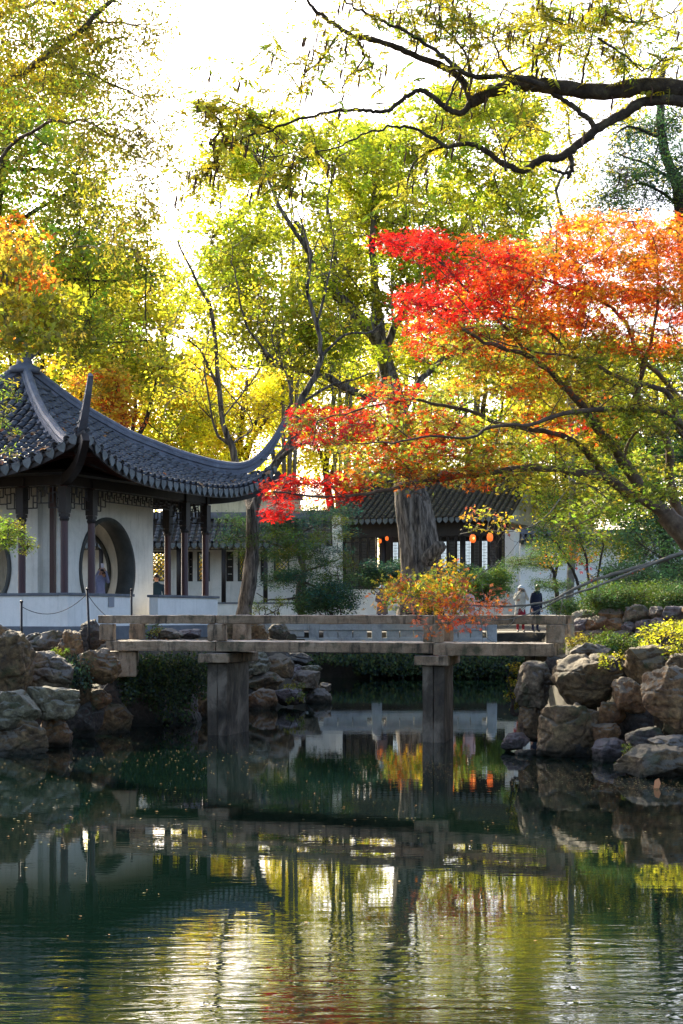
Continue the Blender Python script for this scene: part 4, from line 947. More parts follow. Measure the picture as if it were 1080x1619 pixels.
# yellow trees behind the pavilion
for (x, Yq, rx, y0, y1, n, pal, lab) in [(225, 60, 110, 560, 740, 40, [YEL, GOLD, LIME, YEL], 'bright yellow tree glowing just behind the pavilion roof'), (380, 64, 90, 560, 790, 36, [YEL, LIME, YEL], 'yellow tree between the roof tip and the bare tree trunk'),
    (520, 67, 95, 520, 740, 34, [LIME, YEL, LIME], 'lime yellow tree left of the thick trunk'), (760, 66, 110, 520, 740, 34, [LIME, LIME, GRN, YEL], 'lime green tree above the hall roof behind the maple'),
    (900, 58, 90, 560, 800, 34, [LIME, OLV, YEL], 'yellow green tree seen through the maple branches'), (1030, 62, 90, 540, 820, 30, [LIME, GRN, OLV], 'green tree behind the maple trunk at the right edge'),
    (60, 58, 110, 430, 640, 38, [LIME, OLV, YEL, GRN], 'green yellow tree behind the roof finial'), (190, 50, 90, 430, 600, 26, [OLV, YEL, LIME*.8], 'loose olive yellow tree over the pavilion roof')]:
    s_ = Plant('autumn_tree', at(x, 978, Yq), lab, 'tree', 'autumn trees behind the pavilion and the hall', bark='bark_dark')
    P = s_.limb([(x, 985, Yq), (x+8, 850, Yq), (x-5, 740, Yq), (x+6, 640, Yq), (x+10, y0+40, Yq)], .3, .08)
    for a in (-1, -.5, .4, .9): Q1 = s_.limb([(x, 800-90*abs(a), Yq), (x+a*rx*.5, 720-60*abs(a), Yq), (x+a*rx, y0+60, Yq)], .14, .04); s_.twigs(Q1, 4, 2.4, .03, .5, 1)
    cl = scat(int(n*1.35), x-rx, x+rx, y0, y1, Yq-3, Yq+3, 8); s_.foliage(cl, 1.4, 18, 22, .19, np.array(pal)*1.3, .75, .1, .2, 1, .6, .25, .015); s_.done()
# orange tree bits behind pavilion
s_ = Plant('orange_tree', at(190, 978, 47), 'small orange leaved tree peeping over the pavilion ridge', 'tree', bark='bark_dark')
s_.limb([(165, 985, 47), (160, 850, 47), (165, 700, 47), (190, 600, 47)], .2, .04); s_.limb([(163, 720, 47), (130, 640, 47), (125, 600, 47)], .1, .03)
s_.foliage(scat(9, 120, 220, 590, 670, 46, 48, 18), .7, 14, 20, .15, [ORG*.8, GOLD, OLV*1.2, ORG*.6], .7, .1, .2, 1, .6, .2); s_.done()
# ---------------------------------------------------------------- bare twin-stemmed tree at the pavilion corner
t = Plant('bare_tree', at(386, 985, 35.1), 'nearly bare grey tree forking beside the right tip of the pavilion roof', 'tree', bark='bark')
t.limb([(384, 1000, 35.1), (387, 960, 35.1), (395, 915, 35.1), (399, 860, 35.1), (398, 805, 35.1)], .26, .17, .01)
a1 = t.limb([(398, 810, 35.1), (388, 770, 36.1), (374, 735, 36.6), (366, 705, 36.6), (353, 671, 36.6), (344, 589, 36.6), (336, 494, 36.6), (309, 441, 36.6), (280, 380, 36.6)], .15, .03, .02)
a2 = t.limb([(399, 812, 35.1), (415, 770, 35.1), (434, 735, 35.1), (470, 683, 35.1), (474, 636, 35.1), (495, 601, 35.1), (508, 564, 35.1), (501, 510, 35.1), (486, 463, 35.1), (490, 400, 35.1), (470, 330, 35.1)], .16, .02, .02)
for q, r in (([(434, 735, 35.1), (432, 700, 35.4), (451, 658, 35.6), (460, 627, 35.6), (450, 583, 35.6), (430, 540, 35.6), (440, 480, 35.6)], .07), ([(451, 583, 35.6), (410, 545, 35.6), (385, 500, 35.6), (372, 440, 35.6), (365, 390, 35.6)], .05),
             ([(344, 610, 36.6), (320, 560, 36.6), (300, 540, 36.6), (240, 520, 36.6)], .05), ([(366, 705, 36.6), (340, 680, 36.6), (325, 590, 36.6), (330, 520, 36.6)], .05), ([(508, 564, 35.1), (545, 530, 35.1), (590, 522, 35.1), (620, 480, 35.1)], .05),
             ([(474, 640, 35.1), (520, 610, 35.6), (560, 600, 35.6), (610, 585, 35.6)], .05), ([(434, 730, 35.1), (470, 705, 34.6), (520, 700, 34.6), (570, 715, 34.6), (620, 730, 34.6)], .055), ([(501, 510, 35.1), (520, 440, 35.1), (530, 370, 35.1)], .045),
             ([(370, 700, 36.6), (400, 670, 36.6), (350, 610, 36.6), (300, 570, 36.6)], .03), ([(353, 660, 36.6), (400, 600, 36.6), (420, 560, 36.6)], .03)):
    t.limb(q, r, .012, .03)
for q in list(t.pts[1:]): t.twigs(q, 9, 1.6, .014, .7, 2)
t.foliage(scat(34, 240, 600, 400, 700, 33.5, 37, 22), .6, 8, 9, .10, [LIME, YEL, OLV, LIME], .7, .2, .4, 1, .55, .14, .006)
t.foliage(scat(9, 255, 330, 380, 470, 34.5, 37, 14), .5, 8, 10, .10, [OLV, GRN], .7, .2, .4, 1, .55, .14, .006)
t.done()
# ---------------------------------------------------------------- tall trees at the left
t = Plant('tall_green_tree', at(-60, 985, 34), 'tall dark green tree filling the left edge behind the nearer yellow one', 'tree', bark='bark_dark')
t.limb([(-60, 990, 34), (-50, 700, 34), (-30, 500, 34), (-10, 350, 34), (20, 180, 34)], .4, .1)
t.limb([(-30, 480, 34), (30, 450, 34), (60, 446, 34), (120, 442, 34), (180, 443, 33.5), (262, 436, 33)], .09, .015)
t.limb([(-30, 270, 34), (30, 268, 34), (75, 270, 34), (120, 274, 34), (165, 270, 34)], .08, .015); t.limb([(20, 255, 34), (60, 240, 34), (100, 262, 34), (140, 255, 34)], .05, .012)
t.limb([(60, 560, 34), (75, 530, 34), (90, 500, 34), (130, 480, 34)], .08, .02); t.limb([(-10, 380, 34), (60, 330, 34), (120, 300, 34), (170, 260, 34)], .08, .02)
t.foliage(np.concatenate([scat(46, -60, 145, 120, 330, 31, 37, 13), scat(50, -60, 185, 320, 540, 31, 37, 13)]), 1.0, 16, 20, .125, [GRN*1.9, GRN*1.5, LIME*.8, OLV, LIME], .7, .2, .3, 1, .5, .16, .01)
t.foliage(scat(26, 110, 235, 330, 560, 31, 35, 14), .7, 12, 16, .12, [LIME*.7, OLV, GRN, LIME], .7, .2, .3, 1, .5, .15, .008); t.done()
t = Plant('yellow_leaved_tree', at(-150, 990, 24), 'near tree with yellow olive leaves trailing into the sky at the upper left', 'tree', bark='bark')
t.limb([(-150, 990, 24), (-150, 600, 24), (-100, 300, 24), (-60, 200, 24)], .35, .15)
b1 = t.limb([(-60, 200, 24), (0, 142, 23.5), (45, 108, 23), (95, 72, 22.5), (140, 40, 22), (178, -5, 22), (200, -60, 22)], .10, .03)
b2 = t.limb([(-100, 100, 24), (-20, 40, 24), (30, 10, 24), (90, 5, 23), (170, 35, 23), (250, 40, 23)], .06, .012)
b3 = t.limb([(45, 108, 23), (90, 100, 23), (150, 120, 23), (210, 150, 23), (250, 150, 23)], .04, .008); b4 = t.limb([(95, 72, 22.5), (130, 90, 22.5), (180, 60, 22.5), (230, 70, 22.5)], .035, .008)
b5 = t.limb([(-60, 330, 24), (0, 250, 24), (60, 200, 23.5), (110, 190, 23), (180, 215, 23), (230, 260, 23)], .05, .008)
b6 = t.limb([(-80, 500, 23), (-10, 470, 23), (40, 440, 22.5), (90, 455, 22)], .05, .01)
for q in (b1, b2, b3, b4, b5, b6): t.twigs(q, 10, 1.3, .012, .0, 2)
t.foliage(scat(80, -40, 150, -40, 170, 21, 25, 11), .6, 16, 14, .085, [OLV*1.1, YEL*.65, LIME*.9, GRN*1.5, LIME*.7], .7, .1, .6, 1, .45, .12, .005)
t.foliage(scat(64, 120, 262, -30, 250, 22, 24, 10), .45, 11, 9, .085, [OLV*.9, LIME*.6, OLV], .8, .1, .8, 1, .42, .12, .004)
t.foliage(scat(30, 140, 245, 200, 420, 22, 24, 12), .42, 10, 9, .085, [OLV*.8, LIME*.6], .8, .1, .8, 1, .42, .12, .004)
t.foliage(scat(22, 215, 278, 130, 350, 22, 24, 9), .32, 8, 7, .08, [OLV*.6, OLV*.8], .8, .1, .8, 1, .42, .12, .004)
t.foliage(scat(20, -30, 60, 370, 540, 19, 22, 12), .4, 14, 12, .085, [GOLD, ORG*.9, LIME, OLV, LIME*.8, OLV], .7, .1, .5, 3, .42, .11, .005)
t.foliage(scat(14, -20, 110, 470, 560, 18.5, 20, 12), .3, 12, 12, .08, [YEL*.7, LIME*.8, OLV], .7, .1, .5, 3, .42, .1, .005)
t.done()
# ---------------------------------------------------------------- right background
t = Plant('dark_conifer', at(1070, 980, 36), 'dark blue green conifer at the upper right behind the overhanging branch', 'tree', bark='bark_dark', leaf='leaf_tough')
t.limb([(1110, 990, 36), (1100, 700, 36), (1080, 340, 36), (1050, 240, 36), (1045, 150, 36), (1050, 90, 36)], .3, .06)
for q in ([(1080, 330, 36), (1020, 290, 36), (970, 300, 36)], [(1060, 280, 36), (1010, 255, 36), (965, 240, 36)], [(1048, 220, 36), (1000, 200, 36), (975, 210, 36)]): t.limb(q, .06, .015)
t.foliage(np.concatenate([scat(26, 975, 1110, 185, 330, 34, 38, 16), scat(4, 940, 1000, 285, 330, 35, 37, 14)]), .75, 22, 24, .11, [TEAL*1.6, GRN*.7, DGR*2, DGR*2.4], .5, .4, .2, 1, .3, .15, .01); t.done()
t = Plant('sparse_tree', at(930, 980, 45), 'thin yellow green tree with open twigs between the overhanging branch and the maple', 'tree', bark='bark_pale')
P = t.limb([(900, 985, 45), (905, 800, 45), (900, 600, 45), (880, 460, 45), (870, 380, 45), (860, 300, 45)], .16, .02); P2 = t.limb([(900, 600, 45), (920, 480, 45), (900, 380, 45), (880, 300, 45), (905, 240, 45), (880, 120, 44), (840, 40, 43)], .1, .015); t.twigs(P, 12, 2.6, .03, .7, 2); t.twigs(P2, 10, 2.2, .03, .7, 2)
t.foliage(scat(40, 790, 1080, 180, 520, 43, 47, 20), .8, 10, 14, .13, [LIME*.9, OLV, YEL*.7, LIME], .7, .2, .3, 1, .5, .18, .008)
t.foliage(scat(44, 700, 1090, 0, 200, 40, 44, 18), .8, 11, 12, .13, [LIME*.9, OLV, YEL*.8, GRN], .7, .2, .3, 1, .5, .18, .008); t.done()
t = Plant('evergreen_tree', at(1040, 980, 31), 'dark evergreen filling the right edge behind the maple trunk', 'tree', bark='bark_dark', leaf='leaf_tough')
t.limb([(1060, 985, 31), (1050, 850, 31), (1040, 740, 31), (1050, 650, 31)], .2, .05)
t.foliage(np.concatenate([scat(18, 940, 1120, 600, 780, 29, 33, 18), scat(16, 990, 1120, 770, 930, 28, 32, 16)]), .65, 22, 24, .095, [DGR, DGR*1.6, GRN*.6, DGR*2.2], .7, .3, .3, 1, .5, .14, .01); t.done()
t = Plant('tall_shrub', at(930, 965, 34), 'tall loose green shrub in front of the white garden wall on the right', 'shrub', bark='bark_dark')
for q in ([(925, 975, 34), (930, 900, 34), (915, 850, 34), (900, 800, 34)], [(935, 975, 34), (950, 880, 34), (960, 820, 34)], [(930, 970, 34), (905, 900, 34), (880, 860, 34), (850, 830, 34)], [(940, 970, 34), (985, 880, 34), (1000, 820, 34)]): t.twigs(t.limb(q, .05, .012), 6, .8, .008, .6, 1)
t.foliage(scat(44, 845, 1030, 765, 885, 32, 36, 13), .42, 16, 18, .075, [GRN*.75, LIME*.6, OLV*.8, GRN, DGR*2, OLV], .75, .3, .3, 1, .5, .12, .005)
t.foliage(scat(6, 860, 960, 830, 900, 32, 34, 10), .2, 5, 6, .07, [ORG, GOLD], .75, .3, .3, 1, .5, .1, .004); t.done()
t = Plant('layered_pine', at(880, 960, 38), 'small flat topped cloud pruned tree before the white garden wall', 'tree', bark='bark_dark', leaf='leaf_tough')
t.limb([(881, 965, 38), (880, 930, 38), (876, 905, 38), (860, 895, 38), (835, 893, 38), (815, 890, 38)], .08, .02); t.limb([(878, 910, 38), (885, 885, 38), (900, 870, 38)], .05, .02); t.limb([(876, 905, 38), (865, 880, 38), (870, 860, 38)], .04, .015)
t.foliage(np.concatenate([scat(12, 808, 868, 882, 898, 37, 39, 7), scat(8, 845, 900, 858, 876, 37, 39, 7), scat(6, 880, 925, 868, 890, 37, 39, 7), scat(7, 850, 895, 918, 932, 36, 37, 6)]), .42, 20, 22, .06, [GRN*.6, DGR*2, GRN*.8], .3, .8, .1, 1, .35, .1, .005); t.done()
def bush(name, label, x0, x1, y0, y1, Y, n, r, pal, size, cat='shrub', dY=1.0, group=None, leaf='leaf_tough', nsub=22, nl=22, asp=.5, lobes=1, base=None, flat=.75, side=False):
    xc = (x0+x1)/2; yb = base or y1+12; s_ = Plant(name, at(xc, yb, Y), label, cat, group, bark='bark_dark', leaf=leaf, crown='foliage', trunk='stems')
    for k in range(5):
      if side: s_.limb([(x0-60, base-20*k*.2, Y), (x0-10, (base+y1)/2-4*k, Y), ((x0+x1)/2, (y0+y1)/2+RNG.uniform(-.3, .4)*(y1-y0), Y)], .012, .004, .01)
      else: s_.limb([(xc+RNG.uniform(-.2, .2)*(x1-x0), yb, Y), (xc+RNG.uniform(-.3, .3)*(x1-x0), (yb+y1)/2, Y), (x0+(x1-x0)*RNG.uniform(.1, .9), (y0+y1)/2, Y)], .03, .008, .02)
    s_.foliage(scat(n, x0, x1, y0, y1, Y-dY, Y+dY, 4), r, nsub, nl, size, pal, flat, .35, .2, lobes, asp, r*.3, .004); return s_.done()
bush('rounded_bush', 'rounded bush of fine leaves just left of the couple with the camera', 722, 800, 908, 942, 45, 24, .36, [DGR*2.3, GRN*.7, DGR*2], .08)
bush('dark_bush', 'dark low bush at the left foot of the thick trunk', 572, 636, 894, 928, 44, 14, .38, [DGR, DGR*1.3, TEAL*.8], .09)
bush('dark_bush', 'dark low bush at the right foot of the thick trunk', 704, 752, 902, 930, 46, 14, .36, [DGR, DGR*1.3, TEAL], .09)
bush('orange_shrub', 'orange and green leaved shrub in front of the thick trunk behind the rail', 610, 730, 915, 960, 38, 30, .38, [LIME*.8, OLV, ORG*.7, GRN, GOLD, OLV, GRN], .08, leaf='leaf', asp=.45, lobes=3, nsub=14, nl=9)
bush('evergreen_shrub', 'low dark evergreen shrub beyond the bridge left of the blue hatted person', 480, 560, 935, 965, 35, 16, .4, [DGR, TEAL, DGR*1.5], .08)
t = Plant('feathery_evergreen', at(470, 970, 36), 'feathery blue green evergreen between the bare tree and the timber hall', 'tree', bark='bark', leaf='leaf_tough')
t.limb([(478, 980, 36), (470, 940, 36), (480, 900, 36), (465, 860, 36), (470, 820, 36)], .10, .03)
for q in ([(475, 945, 36), (440, 948, 35.5), (405, 940, 35)], [(478, 905, 36), (520, 890, 36), (550, 880, 36)], [(470, 870, 36), (430, 860, 36), (380, 850, 35.5)], [(468, 850, 36), (500, 830, 36), (540, 830, 36)], [(480, 920, 36), (520, 935, 36), (545, 930, 36)], [(470, 840, 36), (440, 815, 36), (410, 810, 36)]): t.limb(q, .04, .012)
t.foliage(np.concatenate([scat(16, 355, 460, 822, 880, 34.5, 37, 12), scat(26, 425, 552, 800, 885, 35, 37, 11), scat(14, 440, 550, 880, 925, 35, 37, 11), scat(8, 480, 545, 920, 960, 35, 36.5, 10), scat(5, 420, 480, 900, 925, 35, 36, 10)]), .40, 20, 24, .085, [TEAL*1.5, DGR*1.8, TEAL, GRN*.45, DGR*2.4], .4, .5, .1, 1, .22, .12, .005)
t.foliage(scat(10, 455, 560, 800, 900, 34.6, 35.4, 10), .25, 14, 12, .08, [GRN*.7, LIME*.4], .4, .5, .1, 1, .25, .1, .004); t.done()
bush('golden_shrub', 'golden yellow shrub glowing through the patterned corridor windows', 215, 480, 850, 935, 50.5, 60, .6, [YEL, GOLD, YEL*1.1, LIME], .12, leaf='leaf', nsub=16, nl=16, base=985)
# hedge on the retaining wall, plants on the rocks
bush('hedge', 'dense mounded green hedge on top of the rubble retaining wall', 935, 1110, 936, 962, 21.8, 66, .26, [GRN*.4, DGR*1.4, GRN*.5, DGR*1.8], .045, 'hedge', .8, nsub=26, nl=26, base=985)
bush('groundcover_mound', 'small mound of green groundcover at the end of the garden wall behind the right rail', 868, 915, 955, 966, 26, 14, .18, [GRN*.6, DGR*2], .045, nsub=18, nl=20, base=985)
bush('dark_shrub', 'dark green shrub above the hedge at the right edge', 970, 1100, 905, 940, 27, 24, .34, [DGR, DGR*1.4, DGR*2], .07, base=965)
bush('leafy_plant', 'low dark green leafy plant on the rocks between the bridge end and the rubble wall', 935, 1012, 1003, 1030, 19.3, 22, .14, [GRN*.45, DGR*1.8, GRN*.7], .05, 'plant', .35, nsub=12, nl=12, base=1040)
bush('dry_grass_plant', 'yellowish dry tuft of leaves at the foot of the right bridge post', 895, 932, 1008, 1030, 19.0, 12, .09, [OLV, OLV*.7, GRN*.5], .05, 'plant', .25, leaf='leaf', nsub=8, nl=9, asp=.25, base=1036)
bush('bright_plant', 'bright yellow green plant standing on the rocks at the right edge', 1018, 1100, 985, 1040, 17.6, 26, .13, [LIME, LIME*.8, LIME*1.1], .06, 'plant', .4, leaf='leaf', nsub=10, nl=9, asp=.38, base=1050)
bush('bright_tuft', 'small bright green tuft between the biggest boulder and the flat topped one', 952, 985, 1030, 1052, 17.3, 7, .07, [LIME, LIME*.7], .05, 'plant', .2, leaf='leaf', nsub=8, nl=7, asp=.35, base=1060)
bush('grass_tuft', 'tiny green tuft beside the long low slab on the right', 985, 1004, 1178, 1192, 15.6, 4, .05, [GRN, LIME*.5], .05, 'plant', .1, leaf='leaf', nsub=6, nl=6, asp=.2, base=1196)
bush('hanging_plant', 'yellowing leafy plant trailing down beside the tall grey boulder under the bridge', 804, 828, 1050, 1120, 18.7, 16, .07, [LIME*.6, OLV, YEL*.7, GRN*.5], .045, 'plant', .2, leaf='leaf', nsub=8, nl=8, base=1130)
bush('green_tuft', 'green tuft growing between the stones left of the leaning chain post', 76, 106, 1028, 1044, 19.6, 8, .07, [GRN*.8, LIME*.4], .045, 'plant', .2, nsub=8, nl=8, base=1050)
bush('rail_plant', 'small plant with thin stems behind the left bridge rail', 215, 262, 985, 1008, 23.2, 9, .10, [GRN*.5, OLV*.5, DGR*2], .05, 'plant', .3, nsub=8, nl=8, base=1015)
bush('low_plant', 'low leafy plant beside the bare tree foot in front of the corridor', 398, 450, 950, 968, 33, 10, .16, [GRN*.6, LIME*.4], .06, 'plant', .4, nsub=8, nl=8, base=985)
bush('leafy_spray', 'spray of fresh green leaves reaching in from the left edge before the pavilion', -20, 46, 822, 868, 15, 22, .10, [GRN, LIME*.6, GRN*1.2], .05, 'branch', .3, leaf='leaf', nsub=12, nl=9, asp=.28, base=880, side=True)
bush('leafy_spray', 'narrow leaved green spray over the left slope of the pavilion roof', -15, 28, 590, 720, 17, 13, .10, [GRN*.8, LIME*.6], .07, 'branch', .3, leaf='leaf', nsub=7, nl=7, asp=.2, base=650, side=True)
bush('rock_fern', 'small fern on the middle rock pile beside the purple stone', 455, 480, 1082, 1110, 26.3, 6, .10, [GRN*.6, LIME*.4], .05, 'plant', .2, nsub=8, nl=8, base=1112)
# ivy
def ivy(name, label, regs, size, pal):
    V, Q_, Cc, n0 = [], [], [], 0
    for (x0, x1, ya, yb, Y, n) in regs:
        strands = n
        for s in range(strands):
            x = RNG.uniform(x0, x1); ln_ = RNG.uniform(.25, 1)**.8; k = int(26*ln_*(yb-ya)/40)+4; yy = ya+RNG.uniform(-3, 4)
            q = np.array([at(x+RNG.normal(0, 1.2)+5*math.sin(j*.3+x), yy+(yb-ya)*ln_*j/k, Y+RNG.normal(0, .18)-.25*j/k) for j in range(k)]); q += RNG.normal(0, .035, q.shape)
            D = unit(RNG.normal(0, .6, (k, 3))+np.array([0, -.2, -.8])); Nn = unit(RNG.normal(0, .5, (k, 3))+np.array([0, -1, .6])); L = size*RNG.uniform(.6, 1.3, k)
            v, qq, m_ = leaves_np(q, D, Nn, L, L*.75); V.append(v); Q_.append(qq+n0); n0 += len(v); c = pal[RNG.integers(len(pal))]*(1+RNG.normal(0, .25)); Cc.append(np.clip(np.tile(c*.6, (k, 1))*(1+RNG.normal(0, .2, (k, 1))), .003, 1))
    tag(link(name, mesh_np(name, np.concatenate(V), np.concatenate(Q_), M['leaf_tough'], False, np.concatenate(Cc))), label, 'ivy', None, 'stuff')
ivy('bank_ivy', 'curtain of dark green ivy hanging over the far bank below the balustrade', [(566, 664, 1036, 1066, 39.0, 420), (700, 830, 1038, 1070, 38.8, 560), (640, 720, 1036, 1064, 39.1, 220), (470, 560, 1036, 1050, 38.8, 90)], .10, [DGR*1.6, TEAL, DGR*2.2, GRN*.45])
ivy('bank_creeper', 'dark ivy tumbling over the shaded rocks under the left span of the bridge', [(188, 332, 1036, 1110, 22.0, 200), (108, 140, 1040, 1090, 19.9, 60), (190, 212, 1050, 1110, 21.3, 60), (236, 300, 1040, 1150, 21.9, 60)], .05, [DGR, DGR*1.7, TEAL*.8, GRN*.4])
# ---------------------------------------------------------------- maple
t = Plant('red_maple', at(1120, 1000, 20), 'spreading Japanese maple with red, orange and green leaf layers reaching in from the right', 'tree', bark='bark_maple')
Yc = 18.5
def L_(pts, r0, r1, dy=0, tw=6, wl=.9):
    P = t.limb([(x, y, Yc+dy+i*(-.12)) for i, (x, y) in enumerate(pts)], r0, r1, .012); t.twigs(P, tw, wl, .010, .25, 2); return P
t.limb([(1190, 1040, Yc+.3), (1150, 930, Yc+.2), (1090, 856, Yc), (1051, 812, Yc)], .22, .15, .01)
L_([(1051, 812), (1018, 778), (996, 745), (984, 729), (973, 711), (951, 684), (933, 662), (918, 638), (893, 613), (862, 582), (830, 560), (780, 545), (730, 520)], .11, .02)
L_([(1051, 812), (1022, 793), (991, 780), (973, 764), (940, 751), (918, 749), (884, 742), (840, 740), (770, 747), (700, 758), (650, 764), (600, 777), (520, 786), (430, 778)], .095, .012, 0, 12)
L_([(973, 764), (944, 738), (928, 716), (913, 702), (884, 687), (850, 680), (800, 672), (740, 650), (690, 640), (640, 632), (560, 650), (500, 665)], .06, .008, -.2, 12)
L_([(1100, 700), (1080, 673), (1040, 649), (995, 647), (960, 646), (929, 649), (884, 655), (840, 671), (790, 672), (740, 690), (680, 690), (620, 700), (560, 700)], .055, .008, -.8, 10)
L_([(1090, 700), (1071, 672), (1064, 633), (1040, 613), (995, 604), (951, 582), (929, 569), (880, 560), (820, 550), (760, 530)], .055, .008, -.4, 10)
L_([(1100, 640), (1075, 630), (1050, 600), (1010, 560), (990, 510), (940, 470), (880, 450), (800, 420), (720, 400)], .05, .008, .5, 10)
L_([(951, 684), (930, 620), (925, 590), (900, 560), (860, 520), (800, 500), (720, 490), (660, 480)], .035, .006, .2, 10)
L_([(850, 600), (820, 540), (780, 500), (740, 460), (690, 410), (640, 390), (600, 380)], .03, .006, .2, 8)
L_([(995, 647), (1010, 610), (1030, 540), (1040, 460), (1030, 390), (1000, 350)], .04, .006, 0, 8)
L_([(1075, 818), (1058, 760), (1060, 720), (1050, 690), (1020, 660), (1010, 620), (1020, 560)], .09, .02, .6, 6)
L_([(984, 729), (1000, 690), (1040, 660), (1060, 600)], .03, .01, .2, 4)
def spray(regs):
    for (n, x0, x1, y0, y1, pal, r_, nl) in regs:
        c = scat(n, x0, x1, y0, y1, Yc-1.7, Yc+1.2, 9)
        t.foliage(c, r_*1.1, 15, max(5, int(nl*.78)), .064, pal, .26, .8, .25, 3, .3, .08, .0035, links=5, jit=.32)
R2 = RED*.75; RO = np.array([.62, .065, .012]); OG = np.array([.36, .34, .03]); OL = np.array([.22, .27, .03]); PK = np.array([.55, .16, .08])
spray([(12, 600, 690, 372, 400, [RED, R2], .24, 11), (28, 665, 820, 385, 470, [RED, R2, RO], .27, 12), (24, 645, 800, 462, 520, [RED, RED, R2, RO], .27, 12), (12, 650, 760, 510, 560, [R2, RO, OG], .25, 9),
       (40, 790, 930, 405, 520, [RO, ORG, RED, ORG*.8, RO], .28, 12), (74, 890, 1095, 345, 475, [ORG*.85, GOLD*.75, ORG*.8, RO, ORG], .31, 14), (44, 880, 1090, 455, 560, [ORG*.9, RO, GOLD*.8, RO, OG], .30, 13),
       (16, 800, 900, 385, 430, [OL*1.3, ORG*.6, OG], .25, 8),
       (50, 720, 960, 520, 625, [OL, OG, OL*1.3, ORG*.5, OL], .28, 11), (18, 740, 860, 540, 620, [RO, ORG, OG], .26, 9), (52, 900, 1095, 550, 670, [OG, OL, LIME*.8, OL, LIME], .30, 11),
       (32, 570, 760, 608, 690, [RO*.8, OG, OL*1.2, OL, R2], .27, 11), (30, 470, 620, 645, 705, [RED, R2, RO*.8, R2, OL], .22, 11), (16, 600, 760, 690, 720, [RO, OL, OG, R2], .24, 10), (36, 600, 860, 665, 742, [OG, OL*1.2, OL, ORG*.5, LIME*.6], .28, 10),
       (20, 425, 570, 758, 790, [RED, RED, R2, RO], .13, 9), (5, 420, 455, 792, 815, [RED, RED], .09, 8), (44, 540, 800, 712, 768, [OG, OL, ORG*.7, RO, OL*1.4], .22, 10), (28, 760, 960, 695, 772, [OL, OG, LIME*.6, GRN*.8, OL], .26, 9),
       (20, 830, 960, 620, 700, [RO, ORG, RED, LIME, OG], .22, 7), (34, 940, 1095, 650, 790, [OL, OG, OL, LIME*.6, GRN], .28, 9), (16, 870, 1010, 780, 850, [OL, GRN*.8, GRN], .24, 6)])
t.done()
# pale bare bough low over the bridge with the last pink leaves
t = Plant('low_bough', at(1120, 890, 16.5), 'long pale low bough with pink and orange maple leaves hanging over the bridge rail', 'branch', bark='bark_pale')
P1 = t.limb([(1150, 850, 16.3), (1085, 872, 16.4), (1040, 888, 16.5), (990, 902, 16.6), (945, 915, 16.7), (900, 935, 16.8), (870, 950, 16.9), (820, 958, 17), (770, 958, 17.1), (720, 955, 17.2), (660, 945, 17.3), (610, 930, 17.4)], .032, .005, .006)
P2 = t.limb([(1150, 862, 16.3), (1075, 876, 16.4), (1010, 900, 16.5), (950, 925, 16.5), (890, 945, 16.6), (850, 966, 16.6), (800, 980, 16.7), (760, 978, 16.8)], .024, .004, .006)
for q in (P1, P2): t.twigs(q, 12, .5, .006, -.2, 2)
t.twigs(P1[25:], 14, .45, .005, .3, 2)
t.foliage(scat(24, 600, 740, 908, 965, 17, 17.6, 8), .13, 6, 5, .056, [OG, GOLD, ORG*.7, PK, OL*1.4, GOLD*.8], .5, .5, .4, 3, .3, .07, .003)
t.foliage(scat(17, 690, 795, 930, 985, 16.8, 17.4, 8), .12, 6, 5, .056, [PK, PK*1.2, ORG*.8, PK, RO], .5, .5, .4, 3, .3, .07, .003)
t.foliage(scat(7, 655, 760, 970, 1003, 16.9, 17.3, 8), .09, 5, 5, .055, [RO, PK, ORG*.8], .5, .5, .4, 3, .3, .06, .003)
t.foliage(scat(6, 900, 1010, 870, 920, 16.5, 16.9, 9), .08, 4, 4, .05, [RED, ORG, GOLD], .5, .5, .4, 3, .3, .06, .003); t.done()
t = Plant('hanging_tips', at(760, 800, 26), 'thin drooping twigs with brown and yellow leaves in front of the hall windows', 'branch', bark='bark_pale')
P1 = t.limb([(900, 770, 26), (860, 820, 26), (820, 838, 26), (780, 840, 26), (745, 830, 26), (735, 825, 26)], .014, .004, .01); P2 = t.limb([(700, 905, 27), (740, 920, 27), (770, 900, 27), (800, 880, 27), (840, 830, 27)], .012, .004, .01)
for q in (P1, P2): t.twigs(q, 10, .7, .005, .2, 2)
t.foliage(scat(10, 735, 812, 806, 838, 25.5, 26.5, 8), .12, 5, 4, .075, [GOLD, OG, YEL*.7, PK*.7], .5, .4, .4, 3, .35, .09, .003)
t.foliage(scat(4, 700, 760, 890, 905, 26.5, 27.5, 7), .13, 5, 5, .085, [GOLD, PK*.7, OG], .5, .4, .4, 3, .35, .09, .003); t.done()
# ---------------------------------------------------------------- overhanging black bough, upper right
t = Plant('overhanging_bough', at(1130, 150, 14), 'thick mossy black bough with feathery leaves and hanging seed strings across the top right', 'branch', bark='bark_moss')
YO = 14.5
def O_(pts, r0, r1, dy=0, n=10, wob=.012):
    P = t.limb([(x, y, YO+dy) for x, y in pts], r0, r1, wob, 5, n); return P
main = O_([(1260, 175), (1160, 150), (1080, 140), (1020, 136), (955, 145), (900, 140), (860, 135), (825, 131), (790, 140), (760, 153), (745, 163)], .20*.56, .12*.60)
o1 = O_([(745, 160), (738, 140), (725, 120), (695, 103), (655, 88), (620, 72), (585, 62), (555, 55), (535, 42), (510, 25), (490, 5), (475, -30)], .085*.56, .03*.60)
o2 = O_([(745, 160), (735, 176), (722, 178), (708, 172), (690, 158), (668, 143), (655, 146), (638, 157), (615, 175), (590, 176), (570, 173), (535, 175), (490, 184), (455, 195), (430, 205), (385, 217), (332, 229)], .07*.56, .016*.60)
